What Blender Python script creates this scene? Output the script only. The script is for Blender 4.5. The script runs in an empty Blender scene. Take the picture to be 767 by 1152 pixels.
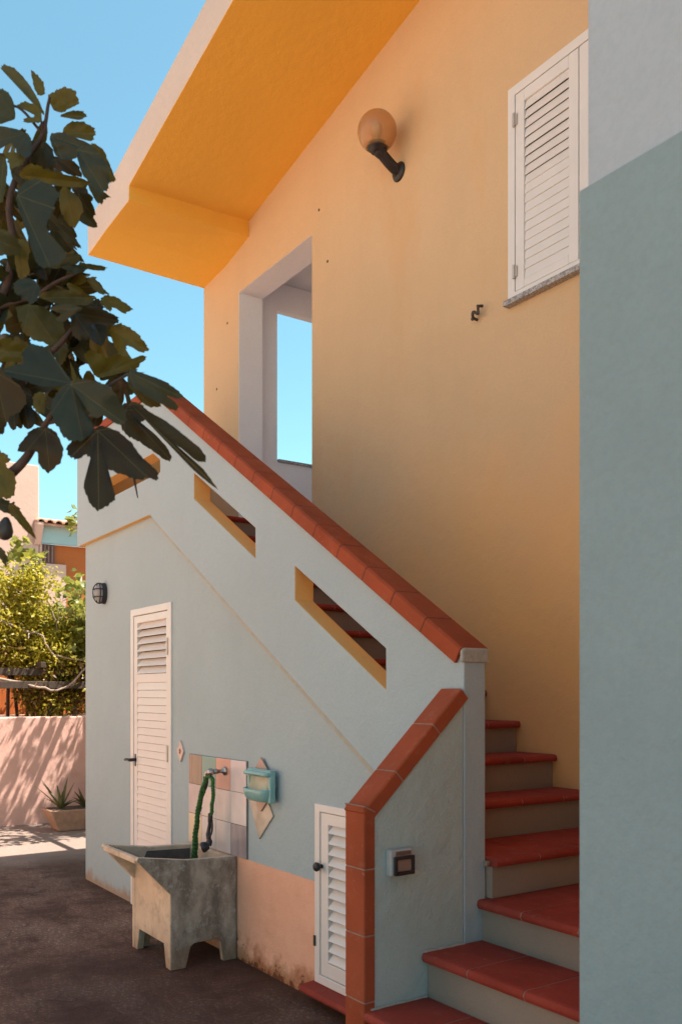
import bpy, bmesh, math, random
from mathutils import Vector, Matrix, Euler, noise as mnoise
from mathutils.geometry import tessellate_polygon
R = math.radians
random.seed(7)
scn = bpy.context.scene
COL = scn.collection

# ------------------------------------------------------------------ materials
class N:
    """small node-tree helper"""
    def __init__(s, name):
        s.m = bpy.data.materials.new(name); s.m.use_nodes = True
        s.nt = s.m.node_tree; s.nt.nodes.clear()
        s.out = s.nt.nodes.new('ShaderNodeOutputMaterial')
        s.b = s.nt.nodes.new('ShaderNodeBsdfPrincipled')
        s.nt.links.new(s.b.outputs[0], s.out.inputs[0])
    def n(s, t, **k):
        x = s.nt.nodes.new(t)
        for a, v in k.items(): setattr(x, a, v)
        return x
    def link(s, a, b): s.nt.links.new(a, b)
    def pos(s):
        return s.n('ShaderNodeNewGeometry').outputs['Position']
    def noise(s, scale, detail=4, rough=.55, vec=None, stretch=None):
        x = s.n('ShaderNodeTexNoise'); x.inputs['Scale'].default_value = scale
        x.inputs['Detail'].default_value = detail; x.inputs['Roughness'].default_value = rough
        v = vec or s.pos()
        if stretch:
            mp = s.n('ShaderNodeMapping'); mp.inputs['Scale'].default_value = stretch
            s.link(v, mp.inputs[0]); v = mp.outputs[0]
        s.link(v, x.inputs['Vector']); return x.outputs['Fac']
    def ramp(s, fac, p0, p1, c0=(0, 0, 0, 1), c1=(1, 1, 1, 1)):
        x = s.n('ShaderNodeValToRGB'); e = x.color_ramp.elements
        e[0].position = p0; e[1].position = p1; e[0].color = c0; e[1].color = c1
        s.link(fac, x.inputs[0]); return x.outputs[0]
    def mix(s, fac, a, b, mode='MIX'):
        x = s.n('ShaderNodeMix', data_type='RGBA', blend_type=mode)
        if isinstance(fac, float): x.inputs[0].default_value = fac
        else: s.link(fac, x.inputs[0])
        for i, v in ((6, a), (7, b)):
            if isinstance(v, tuple): x.inputs[i].default_value = (*v[:3], 1)
            else: s.link(v, x.inputs[i])
        return x.outputs[2]
    def math(s, op, a, b=None, clamp=False):
        x = s.n('ShaderNodeMath', operation=op); x.use_clamp = clamp
        for i, v in ((0, a), (1, b)):
            if v is None: continue
            if isinstance(v, (int, float)): x.inputs[i].default_value = v
            else: s.link(v, x.inputs[i])
        return x.outputs[0]
    def xyz(s):
        x = s.n('ShaderNodeSeparateXYZ'); s.link(s.pos(), x.inputs[0]); return x.outputs
    def bump(s, h, strength, dist=.01, prev=None):
        x = s.n('ShaderNodeBump'); x.inputs['Strength'].default_value = strength
        x.inputs['Distance'].default_value = dist; s.link(h, x.inputs['Height'])
        if prev: s.link(prev, x.inputs['Normal'])
        s.link(x.outputs[0], s.b.inputs['Normal']); return x.outputs[0]
    def col(s, c):
        if isinstance(c, tuple): s.b.inputs['Base Color'].default_value = (*c[:3], 1)
        else: s.link(c, s.b.inputs['Base Color'])
    def rough(s, r):
        if isinstance(r, (int, float)): s.b.inputs['Roughness'].default_value = r
        else: s.link(r, s.b.inputs['Roughness'])
    def spec(s, v): s.b.inputs['Specular IOR Level'].default_value = v

def mul(c, k): return tuple(min(1, x * k) for x in c)

def plaster(name, c, var=.10, bump=.25, big=1.3, fine=120, rough=.85, extra=None, warm=None):
    n = N(name)
    a = n.noise(big, 6, .6)
    base = n.mix(n.ramp(a, .3, .7), mul(c, 1 - var), mul(c, 1 + var * .6))
    st = n.noise(3.0, 4, .6, stretch=(1, 1, .22))                # faint runs of old rain
    base = n.mix(n.math('MULTIPLY', n.ramp(st, .55, .8), .22), base, mul(c, .80))
    gr = n.noise(fine * .8, 3, .7)
    base = n.mix(n.math('MULTIPLY', n.ramp(gr, .42, .62), .30), base, mul(c, .84))
    sc = n.noise(7, 7, .8, stretch=(1.3, 1.3, .6))
    base = n.mix(n.math('MULTIPLY', n.ramp(sc, .66, .70), .14), base, mul(c, 1.22))
    if warm:
        base = n.mix(n.math('MULTIPLY', n.ramp(n.noise(.8, 3, .5), .5, .75), .4), base, warm)
    if extra: base = extra(n, base)
    n.col(base); n.rough(rough); n.spec(.25)
    h1 = n.noise(fine, 3, .6); h2 = n.noise(14, 4, .55)
    p = n.bump(h1, min(1, bump * 1.6), .005)
    n.bump(h2, min(1, bump * 1.4), .016, p)
    return n.m

def simple(name, c, rough=.5, metal=0, var=.12, scale=20, bump=0, spec=.5):
    n = N(name)
    a = n.noise(scale, 4, .6)
    n.col(n.mix(n.ramp(a, .3, .7), mul(c, 1 - var), mul(c, 1 + var * .5)))
    n.rough(rough); n.b.inputs['Metallic'].default_value = metal; n.spec(spec)
    if bump: n.bump(n.noise(scale * 4, 3, .6), bump, .003)
    return n.m

YEL = (.655, .458, .282)
ORA = (.90, .495, .085)
GREY = (.385, .455, .495)

def front_extra(n, base):
    X, Y, Z = n.xyz()
    wob = n.math('MULTIPLY', n.math('SUBTRACT', n.noise(25, 2), .5), .008)
    zz = n.math('ADD', Z, wob)
    below = n.math('LESS_THAN', zz, .577)
    right = n.math('GREATER_THAN', X, -5.05)
    m = n.math('MULTIPLY', below, right)
    pe = n.mix(n.ramp(n.noise(6, 5, .65), .35, .75), (.80, .44, .31), (.72, .37, .25))
    base = n.mix(m, base, pe)
    # ochre grime line and flaking along the foot of the wall
    nz = n.noise(9, 5, .7, stretch=(1, 1, .7))
    lim = n.math('ADD', n.math('MULTIPLY', nz, .26), -.045)
    gr = n.math('MULTIPLY', n.math('SUBTRACT', lim, Z), 14, clamp=True)
    base = n.mix(n.math('MULTIPLY', gr, .75), base, (.36, .20, .10))
    rmask = n.math('MULTIPLY', n.math('GREATER_THAN', X, -4.55), n.math('LESS_THAN', X, -3.3))
    lim3 = n.math('SUBTRACT', n.math('MULTIPLY', n.noise(6, 5, .65), .62), .185)
    sf = n.math('MULTIPLY', n.math('MULTIPLY', n.math('SUBTRACT', lim3, Z), 7, clamp=True), rmask)
    base = n.mix(n.math('MULTIPLY', sf, .8), base, (.36, .125, .05))
    lim2 = n.math('SUBTRACT', n.math('MULTIPLY', n.noise(11, 7, .72), .62), .265)
    fl = n.math('MULTIPLY', n.math('MULTIPLY', n.math('SUBTRACT', lim2, Z), 30, clamp=True), rmask)
    return n.mix(n.math('MULTIPLY', fl, .9), base, (.13, .042, .02))

M = {}
M['front'] = plaster('grey_plaster_wall', GREY, var=.06, extra=front_extra)
M['parapet'] = plaster('grey_plaster_parapet', (.39, .465, .515), var=.05)
M['endwall'] = plaster('blue_grey_plaster', (.43, .50, .50), var=.10, bump=.4)
M['dado'] = plaster('teal_grey_dado', (.262, .335, .365), var=.07, bump=.26, fine=70, big=2)
M['upper'] = plaster('pale_grey_plaster', (.42, .46, .52), var=.05, bump=.24, fine=70, big=2)
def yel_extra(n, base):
    # warm bounced light painted over the lower wall, then soft old damp marks
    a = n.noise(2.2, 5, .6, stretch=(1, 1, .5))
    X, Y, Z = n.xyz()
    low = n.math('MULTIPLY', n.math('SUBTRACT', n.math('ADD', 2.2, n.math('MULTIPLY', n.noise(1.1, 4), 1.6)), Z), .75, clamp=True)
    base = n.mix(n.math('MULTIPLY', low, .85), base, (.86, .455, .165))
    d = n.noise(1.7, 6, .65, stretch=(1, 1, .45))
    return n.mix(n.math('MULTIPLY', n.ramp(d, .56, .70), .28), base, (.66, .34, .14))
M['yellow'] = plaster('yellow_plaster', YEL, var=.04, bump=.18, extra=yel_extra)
M['orange'] = plaster('orange_soffit_plaster', ORA, var=.05, bump=.15, big=.8)
M['reveal'] = plaster('orange_reveal_plaster', (.78, .45, .16), var=.05)
M['fascia'] = plaster('pinkish_fascia_plaster', (.66, .53, .46), var=.08, bump=.2)
M['white'] = plaster('white_plaster', (.86, .83, .86), var=.04, bump=.15)
M['riser'] = plaster('grey_riser_plaster', (.30, .24, .20), var=.12, bump=.2)
M['peach'] = plaster('peach_plaster', (.62, .36, .25), var=.1)
def pink_extra(n, base):
    a = n.noise(5, 5, .65)
    return n.mix(n.math('MULTIPLY', n.ramp(a, .5, .7), .25), base, (.45, .24, .19))
M['pinkwall'] = plaster('pink_plaster', (.74, .45, .375), var=.08, extra=pink_extra)
M['farpink'] = plaster('far_pink_plaster', (.60, .40, .32), var=.06)
M['farorange'] = plaster('far_orange_plaster', (.46, .13, .035), var=.1)
M['farteal'] = plaster('far_teal_plaster', (.36, .50, .50), var=.05)

def terracotta(name, c, bump=.12):
    n = N(name)
    a = n.noise(5.0, 3, .5); b = n.noise(60, 4, .6)
    base = n.mix(n.ramp(a, .3, .7), mul(c, .8), mul(c, 1.15))
    base = n.mix(n.math('MULTIPLY', n.ramp(b, .5, .75), .25), base, mul(c, .65))
    isl = n.n('ShaderNodeNewGeometry').outputs['Random Per Island']
    base = n.mix(n.math('MULTIPLY', isl, .5), base, n.mix(n.math('FRACT', n.math('MULTIPLY', isl, 7.3)), mul(c, .62), mul((c[0] * 1.05, c[1] * 1.3, c[2] * 1.5), 1.12)))
    wear = n.noise(16, 6, .75)
    base = n.mix(n.math('MULTIPLY', n.ramp(wear, .56, .72), .30), base, (.40, .20, .14))
    sp = n.noise(38, 2, .5)
    base = n.mix(n.math('MULTIPLY', n.ramp(sp, .70, .78), .35), base, (.45, .26, .2))
    n.col(base); n.rough(n.ramp(n.noise(12, 3), .2, .8, (.62, .62, .62, 1), (.85, .85, .85, 1))); n.spec(.10)
    n.bump(b, bump, .003)
    return n.m
M['terra'] = terracotta('terracotta_coping', (.335, .070, .030))
M['tread'] = terracotta('terracotta_tread', (.305, .050, .034))
M['grout'] = simple('cement_grout', (.30, .19, .15), .9, var=.2, scale=40)
M['mortar'] = simple('grey_mortar', (.40, .38, .35), .9, var=.2, scale=60, bump=.4)
M['darkgrout'] = simple('dark_grout', (.06, .03, .025), .9)
M['doorpaint'] = simple('offwhite_door_paint', (.75, .69, .67), .42, var=.04, scale=6)
M['winpaint'] = simple('offwhite_shutter_paint', (.74, .72, .73), .42, var=.04, scale=6)
M['black'] = simple('black_plastic', (.022, .018, .022), .45, var=.2)
M['iron'] = simple('dark_iron', (.035, .03, .032), .5, metal=.3, bump=.1, scale=60)
M['rust'] = simple('weathered_iron', (.10, .075, .06), .7, metal=.3, bump=.3, scale=80, var=.5)
M['chrome'] = simple('worn_chrome', (.42, .38, .38), .32, metal=1, var=.15)
M['brass'] = simple('steel_hinge', (.62, .55, .50), .45, metal=.6)
M['soil'] = simple('dry_soil', (.09, .06, .04), .95, var=.4, scale=60, bump=.5)

def marble():
    n = N('speckled_marble')
    a = n.noise(90, 4, .7)
    n.col(n.mix(n.ramp(a, .4, .62), (.18, .17, .18), (.52, .50, .50))); n.rough(.4); return n.m
M['marble'] = marble()

def ceramic(name, c, rough=.14, var=.06, bands=None):
    n = N(name)
    a = n.noise(9, 3, .5)
    base = n.mix(n.ramp(a, .3, .7), mul(c, 1 - var), mul(c, 1 + var))
    if bands:
        b = n.noise(3, 4, .5, stretch=(9, 9, 1.1))
        base = n.mix(n.ramp(b, .42, .62), base, bands)
    n.col(base); n.rough(rough); n.spec(.5); return n.m

def glassy(name, c, alpha_t=.5, rough=.12):
    n = N(name); n.col(c); n.rough(rough)
    n.b.inputs['Transmission Weight'].default_value = alpha_t
    n.b.inputs['IOR'].default_value = 1.35
    return n.m
M['amber'] = glassy('amber_globe_acrylic', (.86, .62, .38), .80, .16)
M['lens'] = glassy('smoked_lens', (.42, .27, .22), .4, .25)
M['clear'] = glassy('bulkhead_glass', (.80, .74, .72), .55, .12)

def concrete_sink():
    n = N('weathered_concrete')
    a = n.noise(3.2, 6, .65); b = n.noise(11, 6, .7); c = n.noise(45, 4, .7)
    base = n.mix(n.ramp(a, .32, .7), (.58, .42, .31), (.80, .60, .45))
    base = n.mix(n.math('MULTIPLY', n.ramp(b, .48, .68), .45), base, (.24, .175, .135))
    base = n.mix(n.math('MULTIPLY', n.ramp(c, .5, .7), .3), base, (.66, .56, .47))
    # shade painted into the outer flank as darker concrete, with mottled stains
    geo = n.n('ShaderNodeNewGeometry'); sp = n.n('ShaderNodeSeparateXYZ')
    n.link(geo.outputs['True Normal'], sp.inputs[0])
    X, Y, Z = n.xyz()
    flank = n.math('GREATER_THAN', X, -4.499)
    shade_mottle = n.mix(n.ramp(n.noise(6, 7, .72, stretch=(1, 1, .45)), .42, .60), (.44, .345, .285), (.17, .13, .108))
    shade_mottle = n.mix(n.math('MULTIPLY', n.ramp(n.noise(20, 5, .75), .52, .66), .6), shade_mottle, (.50, .44, .39))
    base = n.mix(n.math('MULTIPLY', flank, .93), base, shade_mottle)
    # orange stain near the foot
    rs = n.math('MULTIPLY', n.math('SUBTRACT', n.math('MULTIPLY', n.noise(7, 4, .6), .3), Z), 9, clamp=True)
    base = n.mix(n.math('MULTIPLY', rs, .5), base, (.24, .115, .05))
    n.col(base); n.rough(.85); n.spec(.25)
    p = n.bump(c, .35, .004); n.bump(b, .3, .01, p)
    return n.m
M['concrete'] = concrete_sink()
M['damp'] = simple('damp_dark_concrete', (.12, .10, .09), .7, var=.45, scale=9, bump=.3)
M['planterc'] = simple('planter_concrete', (.40, .24, .16), .9, var=.25, scale=14, bump=.3)

def ground_mat():
    n = N('worn_brown_concrete')
    a = n.noise(.55, 6, .62); b = n.noise(2.6, 7, .68); c = n.noise(16, 6, .75); d = n.noise(90, 3, .7)
    base = n.mix(n.ramp(a, .36, .66), (.29, .138, .092), (.38, .20, .136))
    base = n.mix(n.math('MULTIPLY', n.ramp(b, .46, .58), .9), base, (.105, .043, .030))
    base = n.mix(n.math('MULTIPLY', n.ramp(n.noise(1.5, 6, .7, stretch=(1, 1.8, 1)), .50, .62), .75), base, (.44, .28, .205))
    base = n.mix(n.math('MULTIPLY', n.ramp(c, .54, .68), .55), base, (.25, .18, .145))
    vo = n.n('ShaderNodeTexVoronoi'); vo.inputs['Scale'].default_value = 55
    n.link(n.pos(), vo.inputs['Vector'])
    peb = n.math('MULTIPLY', n.math('LESS_THAN', vo.outputs['Distance'], .22), n.ramp(d, .5, .62))
    base = n.mix(n.math('MULTIPLY', peb, .7), base, (.33, .25, .2))
    gt = n.noise(42, 8, .82)
    base = n.mix(n.math('MULTIPLY', n.ramp(gt, .55, .63), .7), base, (.40, .27, .205))
    base = n.mix(n.math('MULTIPLY', n.ramp(gt, .45, .36), .7), base, (.06, .028, .021))
    X, Y, Z = n.xyz()
    ds = n.n('ShaderNodeVectorMath', operation='DISTANCE'); n.link(n.pos(), ds.inputs[0]); ds.inputs[1].default_value = (-4.2, 1.95, 0)
    near_sink = n.math('MULTIPLY', n.math('SUBTRACT', n.math('ADD', .35, n.math('MULTIPLY', n.noise(2.2, 5, .65), 1.7)), ds.outputs['Value']), 1.6, clamp=True)
    base = n.mix(n.math('MULTIPLY', near_sink, .55), base, (.062, .028, .022))  # darker ground around the sink
    ft = n.math('MULTIPLY', n.math('SUBTRACT', n.math('ADD', Y, n.math('MULTIPLY', n.noise(5, 5, .7), .35)), 2.40), 9, clamp=True)
    base = n.mix(n.math('MULTIPLY', ft, .7), base, (.075, .034, .02))
    wv = n.n('ShaderNodeTexNoise'); wv.inputs['Scale'].default_value = 2.5; n.link(n.pos(), wv.inputs['Vector'])
    ad = n.n('ShaderNodeVectorMath', operation='ADD'); n.link(n.pos(), ad.inputs[0])
    scl = n.n('ShaderNodeVectorMath', operation='SCALE'); n.link(wv.outputs['Color'], scl.inputs[0]); scl.inputs['Scale'].default_value = .7; n.link(scl.outputs[0], ad.inputs[1])
    ck = n.n('ShaderNodeTexVoronoi'); ck.feature = 'DISTANCE_TO_EDGE'; ck.inputs['Scale'].default_value = .62; n.link(ad.outputs[0], ck.inputs['Vector'])
    crack = n.math('LESS_THAN', ck.outputs['Distance'], .0045)
    base = n.mix(n.math('MULTIPLY', crack, .4), base, (.03, .016, .013))
    # west end paler; unseen yard lightened to bounce warm light onto the walls
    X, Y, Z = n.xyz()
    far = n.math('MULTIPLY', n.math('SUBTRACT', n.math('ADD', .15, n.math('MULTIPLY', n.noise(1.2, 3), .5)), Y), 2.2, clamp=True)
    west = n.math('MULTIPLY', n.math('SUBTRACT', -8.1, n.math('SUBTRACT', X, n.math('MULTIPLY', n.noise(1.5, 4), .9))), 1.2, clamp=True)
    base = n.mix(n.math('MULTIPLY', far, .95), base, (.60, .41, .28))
    base = n.mix(n.math('MULTIPLY', west, .75), base, (.31, .235, .20))
    n.col(base)
    n.rough(n.ramp(b, .3, .7, (.62, .62, .62, 1), (.92, .92, .92, 1))); n.spec(.3)
    p = n.bump(c, .8, .014); p2 = n.bump(gt, .9, .008, p); n.bump(b, .35, .03, p2)
    return n.m
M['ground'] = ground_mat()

def leaf_mat(name, top, under, trans=.25, veins=False, rough=.42, glow=(.16, .13, .02), dark=None, spec=.5):
    n = N(name)
    at = n.n('ShaderNodeAttribute'); at.attribute_name = 'tone'
    c = n.mix(at.outputs['Fac'], top, under)
    if dark:
        rp = n.n('ShaderNodeValToRGB'); n.link(at.outputs['Fac'], rp.inputs[0]); e = rp.color_ramp.elements
        e[0].position = .02; e[0].color = (*dark, 1); e[1].position = 1; e[1].color = (*under, 1)
        m_ = e.new(.35); m_.color = (*top, 1); c = rp.outputs[0]
    a = n.noise(35, 4, .6)
    c = n.mix(n.math('MULTIPLY', n.ramp(a, .4, .7), .35), c, mul(top, .6))
    if veins:
        uv = n.n('ShaderNodeUVMap'); total = None
        sx = n.n('ShaderNodeSeparateXYZ'); n.link(uv.outputs[0], sx.inputs[0])
        x = n.math('SUBTRACT', sx.outputs[0], .5); y = n.math('SUBTRACT', sx.outputs[1], .5)
        for ang in (0, 46, -46, 98, -98):
            ca, sa = math.cos(R(ang)), math.sin(R(ang))
            al = n.math('ADD', n.math('MULTIPLY', x, ca), n.math('MULTIPLY', y, sa))
            ac = n.math('ABSOLUTE', n.math('SUBTRACT', n.math('MULTIPLY', y, ca), n.math('MULTIPLY', x, sa)))
            line = n.math('MULTIPLY', n.math('LESS_THAN', ac, .0042), n.math('GREATER_THAN', al, 0))
            # side veins, slanting towards the tip
            w = n.math('FRACT', n.math('MULTIPLY', n.math('SUBTRACT', al, n.math('MULTIPLY', ac, .8)), 17))
            sv = n.math('MULTIPLY', n.math('MULTIPLY', n.math('LESS_THAN', w, .09), n.math('LESS_THAN', ac, .085)), n.math('GREATER_THAN', al, .06))
            line = n.math('MAXIMUM', line, n.math('MULTIPLY', sv, .22))
            total = line if total is None else n.math('MAXIMUM', total, line)
        c = n.mix(n.math('MULTIPLY', total, .42), c, (.20, .16, .06))
    n.col(c); n.rough(rough); n.spec(spec)
    tr = n.n('ShaderNodeBsdfTranslucent'); n.link(n.mix(.5, c, glow), tr.inputs[0])
    ms = n.n('ShaderNodeMixShader'); ms.inputs[0].default_value = trans
    n.link(n.b.outputs[0], ms.inputs[1]); n.link(tr.outputs[0], ms.inputs[2]); n.link(ms.outputs[0], n.out.inputs[0])
    n.bump(n.noise(60, 3), .3, .004)
    return n.m
M['figleaf'] = leaf_mat('fig_leaf', (.020, .036, .031), (.125, .092, .008), .24, veins=True, rough=.36, dark=(.015, .010, .006), spec=.22, glow=(.30, .20, .01))
M['bushleaf'] = leaf_mat('bush_leaf', (.20, .21, .018), (.58, .48, .06), .5, glow=(.62, .50, .05))
M['vineleaf'] = leaf_mat('vine_leaf', (.11, .15, .03), (.36, .34, .08), .45, glow=(.40, .36, .05))
M['dryleaf'] = leaf_mat('dry_vine_leaf', (.16, .085, .03), (.30, .17, .05), .3)
M['aloe'] = leaf_mat('aloe_leaf', (.06, .075, .03), (.16, .13, .05), .1)
M['bark'] = simple('fig_bark', (.075, .042, .035), .8, var=.35, scale=30, bump=.5)
M['drytwig'] = simple('dry_vine_wood', (.36, .27, .21), .9, var=.3, scale=40, bump=.4)
M['timber'] = simple('grey_timber', (.075, .05, .036), .85, var=.35, scale=18, bump=.4)

def hose_mat():
    n = N('green_crinkled_fabric_hose')
    a = n.noise(90, 3, .6)
    n.col(n.mix(n.ramp(a, .35, .65), (.022, .075, .018), (.07, .19, .045))); n.rough(.75); n.bump(a, .6, .006)
    return n.m
M['hose'] = hose_mat()
def rooftile():
    n = N('clay_roof_tile'); a = n.noise(7, 4, .6)
    n.col(n.mix(n.ramp(a, .3, .7), (.42, .20, .12), (.62, .36, .25))); n.rough(.85); return n.m
M['rooftile'] = rooftile()

# ------------------------------------------------------------------ mesh helpers
ORIG = {}
def obj(name, bm, mat, parent=None, bevel=0, smooth=False, seg=2, angle=35):
    """link a bmesh (world coordinates) as ONE mesh object"""
    o_ = ORIG.get(parent.name, Vector()) if parent else Vector()
    if parent is None:
        xs = [v.co for v in bm.verts]
        o_ = Vector((sum(v.x for v in xs) / len(xs), sum(v.y for v in xs) / len(xs), min(v.z for v in xs)))
    bmesh.ops.translate(bm, verts=bm.verts, vec=-o_)
    me = bpy.data.meshes.new(name); bm.to_mesh(me); bm.free()
    for m in (mat if isinstance(mat, (list, tuple)) else [mat]): me.materials.append(m)
    if smooth:
        for p in me.polygons: p.use_smooth = True
    o = bpy.data.objects.new(name, me); COL.objects.link(o)
    if parent:
        o.parent = parent
    else:
        o.location = o_
    ORIG[o.name] = o_
    if bevel:
        b = o.modifiers.new('bevel', 'BEVEL'); b.width = bevel; b.segments = seg; b.limit_method = 'ANGLE'; b.angle_limit = R(angle)
        b.harden_normals = False
    return o
def thing(name, label, cat, loc, group=None):
    o = bpy.data.objects.new(name, None); COL.objects.link(o); o.location = loc
    o.empty_display_size = .2
    o['label'] = label; o['category'] = cat
    if group: o['group'] = group
    ORIG[o.name] = Vector(loc); return o
def tag(o, label, cat, group=None):
    o['label'] = label; o['category'] = cat
    if group: o['group'] = group
    return o

def B(): return bmesh.new()
def box(bm, x0, x1, y0, y1, z0, z1):
    r = bmesh.ops.create_cube(bm, size=1)
    bmesh.ops.scale(bm, verts=r['verts'], vec=(abs(x1 - x0), abs(y1 - y0), abs(z1 - z0)))
    bmesh.ops.translate(bm, verts=r['verts'], vec=((x0 + x1) / 2, (y0 + y1) / 2, (z0 + z1) / 2))
    return r['verts']
def fixn(bm): bmesh.ops.recalc_face_normals(bm, faces=bm.faces)
def prism(bm, loops, fn, d0, d1):
    """polygon (outer loop + holes) in 2D swept from d0 to d1; fn(a,b,d) -> point"""
    pts = [p for l in loops for p in l]
    tris = tessellate_polygon([[Vector((a, b, 0)) for a, b in l] for l in loops])
    v0 = [bm.verts.new(fn(a, b, d0)) for a, b in pts]; v1 = [bm.verts.new(fn(a, b, d1)) for a, b in pts]
    fs = []
    for t in tris:
        for vs in ((v0[t[0]], v0[t[1]], v0[t[2]]), (v1[t[2]], v1[t[1]], v1[t[0]])):
            try: fs.append(bm.faces.new(vs))
            except ValueError: pass
    k = 0
    for l in loops:
        n = len(l)
        for i in range(n):
            j = (i + 1) % n
            fs.append(bm.faces.new((v0[k + i], v0[k + j], v1[k + j], v1[k + i])))
        k += n
    bmesh.ops.recalc_face_normals(bm, faces=fs)
    bmesh.ops.dissolve_limit(bm, angle_limit=R(.5), verts=v0 + v1, edges=list({e for f in fs if f.is_valid for e in f.edges}))
    return bm
XZ = lambda a, b, d: (a, d, b)      # 2D = (x,z), sweep y
YZ = lambda a, b, d: (d, a, b)      # 2D = (y,z), sweep x
XY = lambda a, b, d: (a, b, d)

def loft(bm, A, Bq):
    """closed solid between two equal-length 3D loops"""
    a = [bm.verts.new(p) for p in A]; b = [bm.verts.new(p) for p in Bq]; n = len(a)
    for i in range(n): bm.faces.new((a[i], a[(i + 1) % n], b[(i + 1) % n], b[i]))
    bm.faces.new(a); bm.faces.new(list(reversed(b)))
    return bm
def tube(bm, pts, rad, seg=10, cap=True):
    pts = [Vector(p) for p in pts]; n = len(pts)
    rads = rad if isinstance(rad, (list, tuple)) else [rad] * n
    rings = []; up = Vector((0.13, .21, 1)).normalized(); ref = None
    for i, p in enumerate(pts):
        t = (pts[min(i + 1, n - 1)] - pts[max(i - 1, 0)]).normalized()
        if ref is None:
            ref = t.cross(up)
            if ref.length < .1: ref = t.cross(Vector((1, 0, 0)))
        ref = (ref - t * ref.dot(t)).normalized(); q = t.cross(ref)
        rings.append([bm.verts.new(p + (ref * math.cos(2 * math.pi * k / seg) + q * math.sin(2 * math.pi * k / seg)) * rads[i]) for k in range(seg)])
    for a, b in zip(rings, rings[1:]):
        for k in range(seg): bm.faces.new((a[k], a[(k + 1) % seg], b[(k + 1) % seg], b[k]))
    if cap: bm.faces.new(list(reversed(rings[0]))); bm.faces.new(rings[-1])
    return bm
def lathe(bm, prof, origin, axis, seg=28):
    """profile [(r,h)] revolved round axis at origin"""
    q = Vector((0, 0, 1)).rotation_difference(Vector(axis).normalized()); o = Vector(origin)
    rings = []
    for r, h in prof:
        rings.append([bm.verts.new(o + q @ Vector((max(r, 1e-4) * math.cos(2 * math.pi * k / seg), max(r, 1e-4) * math.sin(2 * math.pi * k / seg), h))) for k in range(seg)])
    for a, b in zip(rings, rings[1:]):
        for k in range(seg): bm.faces.new((a[k], a[(k + 1) % seg], b[(k + 1) % seg], b[k]))
    return bm
def smooth_path(pts, n=8):
    P = [Vector(p) for p in pts]; out = []
    P = [P[0] * 2 - P[1]] + P + [P[-1] * 2 - P[-2]]
    for i in range(1, len(P) - 2):
        for k in range(n):
            t = k / n; a, b, c, d = P[i - 1:i + 3]
            out.append(.5 * ((2 * b) + (-a + c) * t + (2 * a - 5 * b + 4 * c - d) * t * t + (-a + 3 * b - 3 * c + d) * t ** 3))
    out.append(P[-2]); return out

# ------------------------------------------------------------------ ground
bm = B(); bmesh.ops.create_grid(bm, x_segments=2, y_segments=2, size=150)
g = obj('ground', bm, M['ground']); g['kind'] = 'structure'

# ------------------------------------------------------------------ key planes (metres)
YF, YP, YW, XE = 2.359, 2.319, 3.45, -2.56      # lower front wall, parapet, yellow wall, stair end wall

# ------------------------------------------------------------------ house (yellow upper storey)
house = thing('yellow_house', 'yellow two storey house with an orange overhanging roof, open loggia and white louvred shutter', 'house', (-4.4, 5.5, 0))
def soff(x): return 5.315 + .182 * (x + 6.378)
bm = B()
wall_out = [(-7.21, 0), (-1.36, 0), (-1.36, soff(-1.36) + .1), (-6.35, 5.40), (-7.21, 5.20)]
opening = [(-6.548, 2.70), (-5.428, 2.70), (-5.428, 4.805), (-6.548, 4.805)]
winh = [(-3.39, 3.62), (-2.49, 3.62), (-2.49, 4.68), (-3.39, 4.68)]
prism(bm, [wall_out, opening, winh], XZ, YW, YW + .229)
for f in bm.faces:
    c = f.calc_center_median(); nn = f.normal
    if YW + .01 < c.y < YW + .22 and -6.6 < c.x < -5.4 and abs(nn.y) < .1 and 2.6 < c.z < 4.82: f.material_index = 1
    if c.y > YW + .2: f.material_index = 1
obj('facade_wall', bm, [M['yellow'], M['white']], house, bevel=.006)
# small nail holes in the facade
for x, z in ((-6.75, 4.62), (-6.95, 4.12), (-5.22, 4.53), (-5.33, 4.94)):
    bm = B(); lathe(bm, [(0, .004), (.008, .003), (.011, 0)], (x, YW, z), (0, -1, 0), 8); obj('old_plug_hole', bm, M['rust'], house)
# loggia shell
bm = B(); box(bm, -7.05, -5.20, YW + .232, 5.75, 2.50, 2.70); obj('loggia_floor', bm, M['tread'], house)
bm = B(); box(bm, -7.0, -5.20, YW + .232, 5.75, 5.068, 5.098); obj('loggia_ceiling', bm, M['white'], house)
bm = B(); prism(bm, [[(YW + .231, 0), (5.74, 0), (5.74, 5.066), (YW + .231, 5.066)], [(3.907, 3.515), (5.30, 3.515), (5.30, 4.828), (3.907, 4.828)]], YZ, -6.775, -6.70)
obj('loggia_side_wall', bm, M['white'], house, bevel=.004)
bm = B(); box(bm, -6.80, -6.68, 3.91, 5.297, 3.506, 3.53); obj('loggia_sill', bm, M['marble'], house, bevel=.003)
bm = B(); box(bm, -6.94, -5.43, 5.75, 5.9, 2.4, 5.4); obj('loggia_back_wall', bm, M['white'], house)
bm = B(); box(bm, -5.428, -5.2, YW + .233, 5.74, 2.702, 5.065); obj('loggia_inner_wall', bm, M['white'], house)
# remaining outer walls
bm = B(); box(bm, -7.206, -6.98, 5.81, 9.0, 0, 5.35); box(bm, -6.97, -1.37, 8.78, 9.0, 0, 5.5); obj('rear_wall', bm, M['yellow'], house)
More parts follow.
